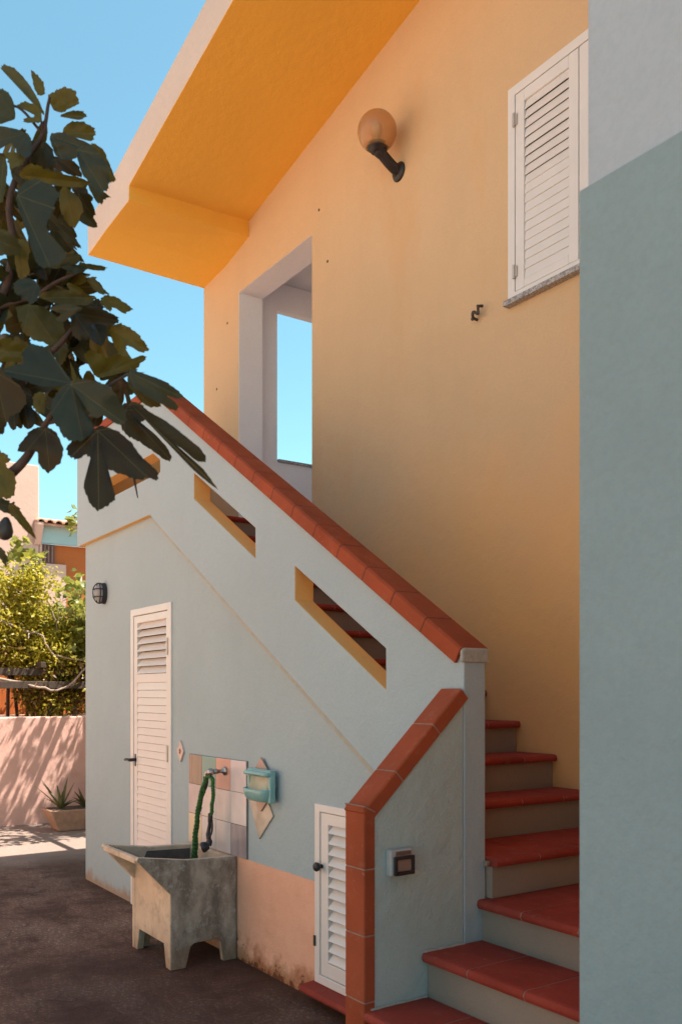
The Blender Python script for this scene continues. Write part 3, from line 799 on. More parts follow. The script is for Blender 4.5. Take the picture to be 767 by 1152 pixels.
for jj in range(nz_ + 1):
    ph = math.pi / 2 * jj / nz_; row = []; row2 = []
    for ii in range(nx_ + 1):
        th_ = math.pi * ii / nx_
        for rr, rw in ((1, row), (.90, row2)):
            cs = math.copysign(abs(math.cos(th_)) ** .6, math.cos(th_)); sn = math.sin(th_) ** .75
            x = (x0 + x1) / 2 - .122 * rr * cs * (.72 + .28 * math.sin(ph))
            yv = yb - .030 - .058 * rr * sn * (.45 + .55 * math.sin(ph))
            z = z0 + .070 - .066 * rr * math.cos(ph)
            rw.append(bm.verts.new((x, yv, z)))
    grid.append(row); grid2.append(row2)
for gq in (grid, grid2):
    for jj in range(nz_):
        for ii in range(nx_): bm.faces.new((gq[jj][ii], gq[jj][ii + 1], gq[jj + 1][ii + 1], gq[jj + 1][ii]))
    bm.faces.new(gq[0])
for ii in range(nx_): bm.faces.new((grid[-1][ii], grid[-1][ii + 1], grid2[-1][ii + 1], grid2[-1][ii]))
fixn(bm); obj('tray', bm, teal, sd, smooth=True)
bm = B(); tube(bm, smooth_path([(x0 + .012, yb - .032, z1 - .026), (x0 + .022, yb - .056, z1 - .022), ((x0 + x1) / 2, yb - .064, z1 - .020), (x1 - .022, yb - .056, z1 - .022), (x1 - .012, yb - .032, z1 - .026)], 6), .0135, 12); obj('grip_bar', bm, teal, sd, smooth=True)

# tap
tap = thing('garden_tap', 'small chrome garden tap on the teal tile of the splashback', 'tap', (-4.63, YF, 1.02))
ty = YF - .015; tx = -4.612
bm = B(); lathe(bm, [(.024, 0), (.026, .006), (.020, .012), (.011, .014), (.011, .05), (.015, .052), (.015, .075), (0, .075)], (tx, ty, 1.052), (0, -1, 0), 20)
tube(bm, smooth_path([(tx, ty - .062, 1.05), (tx - .05, ty - .075, 1.052), (tx - .075, ty - .085, 1.035), (tx - .078, ty - .085, 1.018)], 5), .010, 12)
obj('body', bm, M['chrome'], tap, smooth=True)
bm = B(); lathe(bm, [(0, .028), (.017, .026), (.022, .016), (.022, .004), (.010, 0), (.010, -.016)][::-1], (tx - .005, ty - .085, 1.05), (.5, -.85, .1), 20)
obj('handle', bm, M['chrome'], tap, smooth=True)
# hose
hose = thing('garden_hose', 'crinkled green fabric hose hanging from the tap into the sink', 'hose', (-4.75, 2.2, .5))
def crinkle(bm, pts, rad):
    P = smooth_path(pts, 44); out = []; rr = []; ph = random.uniform(0, 6)
    for i, p in enumerate(P):
        k = i * .95 + ph
        off = Vector((math.sin(k), math.cos(k), .3 * math.sin(k * 1.7))) * rad * .34
        out.append(p + off); rr.append(rad * (.92 + .20 * math.sin(i * 1.1) + random.uniform(-.10, .10)))
    tube(bm, out, rr, 10)
hx = tx - .078; hy = ty - .085
bm = B()
crinkle(bm, [(hx, hy, .985), (hx - .012, hy - .006, .945), (hx - .050, hy - .012, .86), (hx - .085, hy - .014, .74), (hx - .112, hy - .010, .62), (hx - .130, hy, .50), (hx - .11, hy + .0, .38), (hx - .05, hy - .02, .28)], .0112)
obj('fabric_tube', bm, M['hose'], hose, smooth=True)
bm = B()
crinkle(bm, [(hx - .02, hy - .03, .30), (hx - .11, hy - .036, .42), (hx - .105, hy - .030, .58), (hx - .070, hy - .03, .74), (hx - .035, hy - .025, .88), (hx + .005, hy - .012, .985), (hx + .055, hy - .01, 1.025), (hx + .098, hy - .005, 1.0), (hx + .10, hy - .005, .90), (hx + .085, hy - .01, .80)], .0100)
obj('fabric_loop', bm, M['hose'], hose, smooth=True)
bm = B(); tube(bm, [(hx, hy, 1.02), (hx - .002, hy, .985), (hx - .008, hy - .004, .955), (hx - .016, hy - .006, .935)], [.015, .016, .015, .012], 14); obj('connector', bm, M['black'], hose, bevel=.002)
bm = B()
tube(bm, smooth_path([(hx + .080, hy - .01, .815), (hx + .078, hy - .012, .76), (hx + .072, hy - .02, .70), (hx + .085, hy - .02, .66), (hx + .085, hy - .025, .635)], 5), [.014] * 5 + [.011] * 5 + [.014] * 5 + [.018] * 6, 14)
lathe(bm, [(0, .0), (.020, 0), (.030, .024), (.031, .038), (.027, .041), (0, .039)], (hx + .087, hy - .025, .636), (-.5, -.8, -.35), 20)
tube(bm, smooth_path([(hx + .088, hy - .005, .78), (hx + .105, hy - .012, .73), (hx + .098, hy - .02, .69), (hx + .075, hy - .03, .672)], 4), .006, 8)
obj('spray_gun', bm, M['black'], hose, smooth=True)

# concrete sink
sk = thing('laundry_sink', 'weathered concrete outdoor laundry sink with a sloping washboard lip and stub legs', 'sink', (-4.76, 2.15, 0))
xa, xb_ = -5.052, -4.49
# outer side profile (y, z); legs cut below
side = [(1.765, .612), (1.955, .412), (1.955, 0), (2.045, 0), (2.072, .112), (2.095, .128), (2.232, .132), (2.258, .112), (2.272, 0), (2.352, 0), (2.352, .578), (2.05, .588), (1.775, .628)]
bm = B()
bm.free()
for s0, s1 in ((xa, xa + .042), (xb_ - .042, xb_)):
    bm = B(); prism(bm, [side], YZ, s0, s1); obj('side_slab', bm, M['concrete'], sk, bevel=.005)
bm = B()
prism(bm, [[(xa + .0425, .513), (xa + .0425, .126), (xb_ - .0425, .126), (xb_ - .0425, .513)]], XZ, 1.957, 2.0)
prism(bm, [[(xa - .001, 0.0), (xa + .075, 0.0), (xa + .105, .128), (xa - .001, .30)]], XZ, 1.951, 1.998) if False else None
obj('front_panel', bm, M['concrete'], sk, bevel=.004)
bm = B()
# front legs seen from the yard: tapering inwards
for sgn, e in ((1, xa + .042), (-1, xb_ - .042)):
    bm = B(); prism(bm, [[(e + sgn * .0005, .0), (e + sgn * .030, .0), (e + sgn * .062, .1255), (e + sgn * .0005, .1255)]], XZ, 1.9575, 1.9995)
    obj('leg', bm, M['concrete'], sk, bevel=.004)
# sloping washboard slab
bm = B(); prism(bm, [[(1.766, .594), (1.766, .622), (1.79, .624), (2.13, .45), (2.13, .42), (2.0, .503), (1.957, .514)]], YZ, xa + .0425, xb_ - .0425)
wb = obj('washboard', bm, M['concrete'], sk, bevel=.004)
bm = B(); prism(bm, [[(1.80, .620), (2.128, .452), (2.13, .456), (1.802, .624)]], YZ, xa + .043, xb_ - .043); obj('rubbing_face', bm, M['damp'], wb)
bm = B()
for k in range(9):
    t = (k + .5) / 9; yy = 1.835 + .28 * t; zz = .606 - .143 * t
    tube(bm, [(xa + .05, yy, zz), (xb_ - .05, yy, zz)], .007, 6)
obj('washboard_rib', bm, M['damp'], wb, smooth=True)
bm = B(); box(bm, xa + .0425, xb_ - .0425, 2.0005, 2.3095, .130, .17); obj('basin_floor', bm, M['damp'], sk)
bm = B(); box(bm, xa + .0425, xb_ - .0425, 2.31, 2.351, .128, .576); obj('back_panel', bm, M['concrete'], sk, bevel=.004)
for a, b_ in ((xa + .0425, xa + .0455), (xb_ - .0455, xb_ - .0425)):
    bm = B(); prism(bm, [[(2.005, .25), (2.305, .25), (2.305, .555), (2.03, .565), (2.005, .51)]], YZ, a, b_); obj('inner_face', bm, M['damp'], sk)

# ------------------------------------------------------------------ far yard: pink wall, planter, aloe
bm = B(); box(bm, -10.65, -10.42, -4.0, 9.5, -.05, 1.226)
tag(obj('garden_wall', bm, M['pinkwall'], bevel=.012), 'low pink plaster garden wall with dappled sunlight at the end of the yard', 'wall')
nb = thing('unseen_fill_house', 'plain peach house facade added out of view to bounce warm light', 'house', (-9.5, -5, 0))  # added behind the camera to throw warm sunlight back on the shaded walls
bm = B(); prism(bm, [[(-16, -.05), (-3.6, -.05), (-3.6, 7.4), (-16, 7.4)], [(-8.6, .9), (-7.4, .9), (-7.4, 2.2), (-8.6, 2.2)], [(-5.9, .0), (-4.9, .0), (-4.9, 2.15), (-5.9, 2.15)]], XZ, -4.2, -3.9)
obj('facade_wall', bm, plaster('fill_house_plaster', (.80, .585, .455), var=.05), nb, bevel=.01)
bm = B(); box(bm, -15.9, -3.7, -9.5, -4.205, -.05, 7.3); obj('body', bm, M['farpink'], nb)
bm = B(); box(bm, -16.3, -3.3, -9.8, -3.6, 7.42, 7.6); obj('roof', bm, M['rooftile'], nb)
bm = B(); box(bm, -8.58, -7.42, -4.12, -4.08, .92, 2.18); obj('shutter', bm, M['winpaint'], nb)
bm = B(); box(bm, -5.88, -4.92, -4.12, -4.08, -.04, 2.13); obj('door', bm, M['timber'], nb)
pl_ = thing('planter_box', 'rough concrete trough planter at the foot of the pink wall', 'planter', (-9.65, 3.4, 0))
bm = B(); loft(bm, [(-9.92, 2.92, 0), (-9.66, 2.92, 0), (-9.66, 4.0, 0), (-9.92, 4.0, 0)], [(-10.02, 2.82, .23), (-9.63, 2.82, .23), (-9.63, 4.05, .23), (-10.02, 4.05, .23)]); fixn(bm); obj('trough', bm, M['planterc'], pl_, bevel=.012)
bm = B(); box(bm, -9.97, -9.68, 2.87, 4.0, .20, .237); obj('soil', bm, M['soil'], pl_)
def leaf_attr(bm, faces, tone, lay): 
    for f in faces:
        for l in f.loops: l[lay] = (tone, tone, tone, 1)
bm = B(); lay = bm.loops.layers.float_color.new('tone')
rnd = random.Random(3)
for (px, py, k, hh) in ((-9.80, 2.98, 13, .42), (-9.82, 3.25, 11, .30)):
    for i in range(k):
        a0 = rnd.uniform(0, 6.28); ln = hh * rnd.uniform(.55, 1.1); tilt = rnd.uniform(.12, .95)
        d0 = Vector((math.cos(a0) * math.sin(tilt), math.sin(a0) * math.sin(tilt), math.cos(tilt))); sd0 = d0.cross(Vector((0, 0, 1))).normalized()
        prev = None; nf = []
        for s in range(7):
            t = s / 6; c = Vector((px, py, .235)) + d0 * ln * t + Vector((0, 0, -.10 * t * t * math.sin(tilt))); w = .021 * (1 - t ** 2.2) + .0015
            nrm_ = d0.cross(sd0).normalized()
            q = [bm.verts.new(c - sd0 * w), bm.verts.new(c + nrm_ * w * .6), bm.verts.new(c + sd0 * w)]
            if prev:
                for j in range(2): nf.append(bm.faces.new((prev[j], prev[j + 1], q[j + 1], q[j])))
            prev = q
        leaf_attr(bm, nf, rnd.uniform(0, 1), lay)
tag(obj('aloe_plant', bm, M['aloe']), 'spiky aloe growing in the concrete trough planter', 'plant')

# ------------------------------------------------------------------ foliage clumps
def clump(bm, lay, rnd, c, r, n, size, tone=(0, 1), flat=1.0, shape='oval', hang=0):
    for _ in range(n):
        while True:
            p = Vector((rnd.uniform(-1, 1), rnd.uniform(-1, 1), rnd.uniform(-1, 1)))
            if .25 < p.length < 1: break
        w = mnoise.noise(p * 2.1 + Vector(c)) * .55
        p = Vector((p.x * r[0], p.y * r[1], p.z * r[2])) * (1 + w) + Vector(c)
        s = size * rnd.uniform(.6, 1.35)
        e = Euler((rnd.uniform(-1.1, 1.1), rnd.uniform(-1.1, 1.1) + hang, rnd.uniform(0, 6.28))).to_matrix()
        if shape == 'oval': pts = [(0, 0), (.35, .22), (.75, .17), (1, 0), (.75, -.17), (.35, -.22)]
        elif shape == 'thin': pts = [(0, 0), (.4, .09), (1, 0), (.4, -.09)]
        else: pts = [(0, 0), (.05, .38), (.42, .30), (.55, .52), (.70, .20), (1, 0), (.70, -.20), (.55, -.52), (.42, -.30), (.05, -.38)]
        vs = [bm.verts.new(p + e @ Vector((a * s, b * s, -.25 * s * a * a + .3 * abs(b) * s))) for a, b in pts]
        f = bm.faces.new(vs); t = rnd.uniform(*tone)
        for l in f.loops: l[lay] = (t, t, t, 1)
def foliage(): 
    bm = B(); return bm, bm.loops.layers.float_color.new('tone')
rnd = random.Random(11)
# sunlit yellow green shrub behind the pink wall
bush = thing('flowering_shrub', 'sunlit yellow green shrub with tiny leaves spilling over the pink garden wall', 'shrub', (-11.6, 3.0, 0))
bm, lay = foliage()
for i in range(90):
    yy = rnd.uniform(2.3, 3.85)
    c = (-11.55 + rnd.uniform(-.45, .40), yy, 2.46 + rnd.uniform(-.66, .42) + (.10 if yy < 3.1 else -.42))
    clump(bm, lay, rnd, c, (.28, .28, .24), 280, .058, tone=(0, 1) if rnd.random() < .55 else (.55, 1))
obj('foliage', bm, M['bushleaf'], bush)
bm = B()
for i in range(9): tube(bm, smooth_path([(-11.7 + rnd.uniform(-.1, .1), 3.0 + rnd.uniform(-.2, .2), 0), (-11.7 + rnd.uniform(-.2, .2), 3.0 + rnd.uniform(-.3, .3), 1.2), (-11.7 + rnd.uniform(-.4, .4), 2.95 + rnd.uniform(-.9, .6), 2.6)], 5), .022, 7)
obj('stem', bm, M['bark'], bush)
# grape vine climbing on the right, larger leaves
vine = thing('climbing_vine', 'leafy climbing vine with larger leaves beside the yellow green shrub at the house corner', 'vine', (-11.3, 3.6, 0))
bm, lay = foliage()
for i in range(34):
    t = rnd.random()
    c = (-11.30 + rnd.uniform(-.3, .3), 3.74 + rnd.uniform(-.34, .5), 1.75 + 1.15 * t)
    clump(bm, lay, rnd, c, (.22, .25, .22), 22, .10, tone=(0, 1), shape='vine')
for c in ((-11.5, 2.95, 3.32), (-11.4, 3.15, 3.10), (-11.35, 3.62, 3.72), (-11.45, 3.05, 3.20)): clump(bm, lay, rnd, c, (.14, .13, .17), 18, .12, tone=(.3, 1), shape='vine')
obj('foliage', bm, M['vineleaf'], vine)
bm, lay = foliage()
for i in range(34): clump(bm, lay, rnd, (-11.3 + rnd.uniform(-.3, .2), 3.62 + rnd.uniform(-.6, .35), 1.55 + rnd.uniform(-.27, .2)), (.2, .22, .18), 75, .055, tone=(0, .8))
for i in range(150): clump(bm, lay, rnd, (rnd.uniform(-13.6, -11.3), rnd.uniform(1.6, 5.2), 1.98 + rnd.uniform(-.06, .12)), (.34, .3, .10), 46, .09, tone=(0, .9))  # canopy clumps added over the rafters to shade the orange wall
obj('dry_foliage', bm, M['dryleaf'], vine)
bm = B()
for pts, r0 in (([(-11.2, 2.4, 2.50), (-11.15, 2.9, 2.27), (-11.12, 3.12, 2.22), (-11.1, 3.25, 2.0), (-11.08, 3.42, 1.83)], .016),
                ([(-11.15, 3.0, 2.25), (-11.05, 2.98, 2.15)], .013), ([(-11.12, 3.25, 1.98), (-11.0, 3.6, 1.92), (-10.95, 3.9, 1.95)], .013),
                ([(-11.3, 3.1, 3.05), (-11.25, 3.3, 2.55), (-11.3, 3.42, 2.2)], .012), ([(-11.2, 2.3, 1.75), (-11.05, 2.9, 1.62), (-10.95, 3.35, 1.55), (-10.9, 3.7, 1.9)], .02),
                ([(-11.3, 3.6, 0), (-11.3, 3.62, 1.6), (-11.35, 3.7, 3.0)], .03)):
    P = smooth_path(pts, 6); tube(bm, [p + Vector((rnd.uniform(-.008, .008), rnd.uniform(-.012, .012), rnd.uniform(-.012, .012))) for p in P], [r0 * (1 - .5 * i / len(P)) for i in range(len(P))], 7)
obj('stem', bm, M['drytwig'], vine, smooth=True)
# pergola
pg = thing('timber_pergola', 'dark weathered timber pergola carrying the vine behind the pink wall', 'pergola', (-11.2, 3.5, 0))
for y_, z_ in ((2.6, 1.76), (2.6, 1.60)):
    bm = B(); box(bm, -11.26 + (.14 if z_ < 1.7 else 0), -11.16 + (.14 if z_ < 1.7 else 0), .6, 6.0, z_ - .045, z_ + .045); obj('beam', bm, M['timber'], pg, bevel=.005)
for y_ in (1.1, 3.28, 5.4):
    bm = B(); box(bm, -11.25, -11.18, y_ - .035, y_ + .035, 0, 1.71); obj('post', bm, M['timber'], pg, bevel=.005)
for k in range(7):
    bm = B(); box(bm, -13.2, -11.0, 1.0 + .7 * k, 1.06 + .7 * k, 1.81, 1.88); obj('rafter', bm, M['timber'], pg, bevel=.005)
# orange wall behind
bm = B(); box(bm, -14.2, -13.9, -2, 9, -.05, 2.05)
tag(obj('boundary_wall', bm, M['farorange'], bevel=.015), 'orange plaster wall in the shade behind the pergola and vines', 'wall')
bm = B(); box(bm, -13.88, -11.9, -2, 9, -.05, 1.18); o = obj('terrace', bm, M['planterc'], bevel=.02); o['kind'] = 'structure'
# vine canopy over the yard beside the house; casts the dapple on the pink wall
cn = thing('grape_arbour', 'vine covered arbour over the far yard behind the house corner', 'arbour', (-9.7, 5.0, 0))
bm, lay = foliage()
for i in range(430):
    yy = rnd.uniform(3.22, 7.0); n_l = 13 if yy < 3.75 else (24 if yy < 4.15 else 34)
    clump(bm, lay, rnd, (rnd.uniform(-10.7, -8.6), yy, 2.56 + rnd.uniform(-.14, .2)), (.26, .20, .10), n_l, .085, shape='vine' if i % 2 else 'thin')
obj('foliage', bm, M['vineleaf'], cn)
bm = B()
for k in range(6): box(bm, -10.6, -7.4, 3.7 + .65 * k, 3.75 + .65 * k, 2.38, 2.44)
for x in (-10.55, -7.45): box(bm, x - .04, x + .04, 3.6, 7.2, 2.29, 2.378)
obj('rafter', bm, M['timber'], cn)
for x, y_ in ((-10.3, 3.75), (-10.3, 7.0), (-7.4, 7.0)):
    bm = B(); box(bm, x - .04, x + .04, y_ - .04, y_ + .04, 0, 2.289); obj('post', bm, M['timber'], cn)

# ------------------------------------------------------------------ distant house
fh = thing('pink_house', 'distant pink house with a tall block, clay tiled roof and teal eaves board', 'house', (-24, 6.5, 0))
bm = B(); box(bm, -28, -22.6, 2.5, 6.33, 0, 7.18); obj('tower_block', bm, M['farpink'], fh, bevel=.03)
bm = B(); box(bm, -30, -22.7, 6.332, 11.5, 0, 5.25); obj('low_wing', bm, M['farorange'], fh)
bm = B(); box(bm, -22.69, -22.55, 6.335, 11.5, 5.255, 5.72); obj('eaves_board', bm, M['farteal'], fh)
bm = B(); loft(bm, [(-22.55, 6.2, 5.76), (-22.3, 6.2, 5.72), (-22.3, 6.2, 5.66), (-22.55, 6.2, 5.2)], [(-22.55, 6.36, 5.76), (-22.3, 6.36, 5.72), (-22.3, 6.36, 5.66), (-22.55, 6.36, 5.2)]); fixn(bm); obj('eaves_end', bm, M['farpink'], fh)
bm = B()
for k in range(24):
    yy = 6.30 + .215 * k; prev = None
    for (xx, zz) in ((-22.28, 5.72), (-25.5, 6.35)):
        ring = [bm.verts.new((xx, yy + .105 * math.cos(math.pi * j / 8) * (1), zz + .085 * math.sin(math.pi * j / 8))) for j in range(9)]
        ring += [bm.verts.new((xx, yy + .08 * math.cos(math.pi * j / 8), zz + .062 * math.sin(math.pi * j / 8))) for j in range(8, -1, -1)]
        if prev:
            for j in range(18): bm.faces.new((prev[j], prev[(j + 1) % 18], ring[(j + 1) % 18], ring[j]))
        else: bm.faces.new(ring)
        prev = ring
for v in bm.verts: pass
box(bm, -25.5, -22.35, 6.2, 11.5, 5.66, 5.715) if False else None
fixn(bm); rf = obj('tiled_roof', bm, M['rooftile'], fh)
bm = B(); loft(bm, [(-22.36, 6.22, 5.66), (-25.5, 6.22, 6.30), (-25.5, 6.22, 6.34), (-22.36, 6.22, 5.715)], [(-22.36, 11.5, 5.66), (-25.5, 11.5, 6.30), (-25.5, 11.5, 6.34), (-22.36, 11.5, 5.715)]); fixn(bm); obj('roof_deck', bm, M['rooftile'], rf)
bm = B(); box(bm, -22.69, -22.6, 6.34, 6.40, 3.2, 5.25); box(bm, -22.69, -22.6, 6.40, 7.0, 3.2, 4.75); obj('pilaster', bm, M['farpink'], fh)
bm = B(); box(bm, -22.69, -22.62, 6.41, 6.72, 4.76, 5.22); w_ = obj('window', bm, simple('brown_shutter', (.12, .055, .04), .6), fh)
bm = B()
for yy in (6.47, 6.56, 6.65): box(bm, -22.618, -22.59, yy - .018, yy + .018, 4.78, 5.20)
obj('shutter_slat', bm, simple('brown_shutter_light', (.24, .12, .09), .6), w_)

# ------------------------------------------------------------------ camera
f_px, W_px = 1004.0, 767.0
th = math.atan(685.5 / f_px)
Vv = Vector((-math.cos(th), math.sin(th), 0)); Rr = Vector((math.sin(th), math.cos(th), 0))
CAM = Vector((0, 0, 1.5))
cd = bpy.data.cameras.new('camera'); cam = bpy.data.objects.new('camera', cd); COL.objects.link(cam); scn.camera = cam
cam.location = CAM
cam.rotation_euler = (R(90), 0, math.atan2(-Vv.x, Vv.y))
cd.sensor_fit = 'HORIZONTAL'; cd.sensor_width = 24; cd.lens = f_px / W_px * 24
cd.shift_y = (780 - 576) / W_px
cd.clip_end = 500; cd.clip_start = .05
cd.dof.use_dof = True; cd.dof.focus_distance = 5.0; cd.dof.aperture_fstop = 5.0

# ------------------------------------------------------------------ fig tree in the foreground
def at(u, v, t):                                     # a point at forward distance t
    return CAM + Vv * t + Rr * ((u - 383.5) / f_px * t) + Vector((0, 0, (780 - v) / f_px * t))
fig = thing('fig_tree', 'fig tree with big dark lobed leaves leaning in from the left over the yard', 'tree', (-3.25, -.95, 0))
def fig_radius(lobes, base, phi):
    best = base * (1 - .18 * max(0, -math.cos(phi)) ** 3)
    for ang, L, wd in lobes:
        d = phi - R(ang); d = math.atan2(math.sin(d), math.cos(d))
        if abs(d) > R(75): continue
        c = .60 * L; a_ = .40 * L; b_ = wd * L
        ca, sa = math.cos(d), math.sin(d)
        A_ = (ca / a_) ** 2 + (sa / b_) ** 2; Bq = -2 * c * ca / a_ ** 2; C_ = (c / a_) ** 2 - 1
        D_ = Bq * Bq - 4 * A_ * C_
        if D_ >= 0: best = max(best, (-Bq + math.sqrt(D_)) / (2 * A_))
    return best
KINDS = {'five': ([(0, 1, .185), (44, .86, .17), (-44, .80, .17), (95, .56, .19), (-95, .52, .19)], .24),
         'three': ([(0, 1, .25), (42, .74, .21), (-42, .80, .21)], .22),
         'round': ([(0, 1, .40), (40, .62, .3), (-40, .62, .3)], .24),
         'long': ([(0, 1, .17), (38, .45, .2), (-38, .5, .2)], .2),
         'right': ([(0, 1, .14), (-30, .92, .12), (42, .55, .2)], .28)}
lrnd = random.Random(5)
def fig_leaf(bm, lay, uvl, base, tip, roll, kind, tone, bend=.12, wide=1.0, fold=.12):
    base, tip = Vector(base), Vector(tip)
    ax = tip - base; L = ax.length; ax.normalize()
    view = (CAM - (base + tip) / 2).normalized()
    n0 = (view - ax * view.dot(ax)).normalized(); q = Matrix.Rotation(roll, 3, ax); n0 = q @ n0; s0 = n0.cross(ax)
    lobes, b0 = KINDS[kind]; NA, NR = 76, 5
    cen = bm.verts.new(base); rings = []; seed = lrnd.uniform(0, 50)
    loc = {cen: (0, 0)}
    for k in range(1, NR + 1):
        ring = []
        for i in range(NA):
            phi = 2 * math.pi * i / NA
            r = fig_radius(lobes, b0, phi)
            r += (.016 * math.sin(i * 1.57 + seed) + .012 * math.sin(i * .83 + seed * 2)) * (1 if k == NR else .4 if k == NR - 1 else 0) + .035 * mnoise.noise(Vector((math.cos(phi) * 2 + seed, math.sin(phi) * 2, seed)))
            rr = r * (k / NR)
            x, y_ = rr * math.cos(phi), rr * math.sin(phi) * wide
            h = -bend * x * abs(x) + fold * abs(y_) - .16 * y_ * y_ + .035 * mnoise.noise(Vector((x * 4 + seed, y_ * 4, 1.0))) - .05 * max(0, rr - .55)
            v = bm.verts.new(base + (ax * x + s0 * y_ + n0 * h) * L); loc[v] = (x, y_ / wide); ring.append(v)
        rings.append(ring)
    fs = [bm.faces.new((cen, rings[0][i], rings[0][(i + 1) % NA])) for i in range(NA)]
    for a_, b_ in zip(rings, rings[1:]):
        for i in range(NA): fs.append(bm.faces.new((a_[i], b_[i], b_[(i + 1) % NA], a_[(i + 1) % NA])))
    for f in fs:
        f.smooth = True
        for l in f.loops:
            x, y_ = loc[l.vert]; l[uvl].uv = (x * .5 + .5, y_ * .5 + .5) if False else (x + .5, y_ + .5); l[lay] = (tone, tone, tone, 1)
def grown_leaf(bm, lay, uvl, outline, base, tip, t, tilt, tone, bend=.10):
    """a leaf whose lobed margin is given point by point (px), standing at distance t, tilted and curled"""
    P = [Vector((x, y, 0)) for x, y in outline]; n0 = len(P); R_ = []
    for i in range(n0):                                # closed Catmull-Rom
        a, b, c, d = P[i - 1], P[i], P[(i + 1) % n0], P[(i + 2) % n0]
        for k in range(6):
            u = k / 6; R_.append(.5 * ((2 * b) + (-a + c) * u + (2 * a - 5 * b + 4 * c - d) * u * u + (-a + 3 * b - 3 * c + d) * u ** 3))
    b0 = Vector((*base, 0)); ax = Vector((*tip, 0)) - b0; L = ax.length; ax.normalize(); pe = Vector((-ax.y, ax.x, 0)); sd_ = lrnd.uniform(0, 40)
    N_ = len(R_); NR = 6; m = f_px / t; loc = {}
    def place(p):
        d = p - b0; x = d.dot(ax) / L; y_ = d.dot(pe) / L
        z = tilt[0] * x * L / m + tilt[1] * y_ * L / m
        z += L / m * (bend * x * abs(x) - .30 * abs(y_) * (1 if tilt[1] >= 0 else -1) * .5 + .07 * mnoise.noise(Vector((x * 3.2 + sd_, y_ * 3.2, 2))))
        v = bm.verts.new(at(p.x, p.y, t + z)); loc[v] = (x, y_); return v
    cen = place(b0); rings = []
    for k in range(1, NR + 1):
        ring = []
        for i in range(N_):
            p = b0 + (R_[i] - b0) * (k / NR)
            if k == NR: p = p + (R_[i] - b0).normalized() * (.9 * math.sin(i * 2.1 + sd_) + .7 * math.sin(i * 1.13) + .6 * math.sin(i * .47 + sd_))
            ring.append(place(p))
        rings.append(ring)
    fs = [bm.faces.new((cen, rings[0][i], rings[0][(i + 1) % N_])) for i in range(N_)]
    for a_, b_ in zip(rings, rings[1:]):
        for i in range(N_): fs.append(bm.faces.new((a_[i], b_[i], b_[(i + 1) % N_], a_[(i + 1) % N_])))
    for f in fs:
        f.smooth = True
        for l in f.loops:
            x, y_ = loc[l.vert]; l[uvl].uv = (x + .5, y_ + .5); l[lay] = (tone, tone, tone, 1)
def cr(ox, oy, sc, pts): return [(ox + x / sc, oy + y / sc) for x, y in pts]
A_ = lambda pts: cr(80, 430, 4.512, pts)
B_ = lambda pts: cr(0, 280, 4.794, pts)
C_ = lambda pts: cr(0, 60, 4.8, pts)
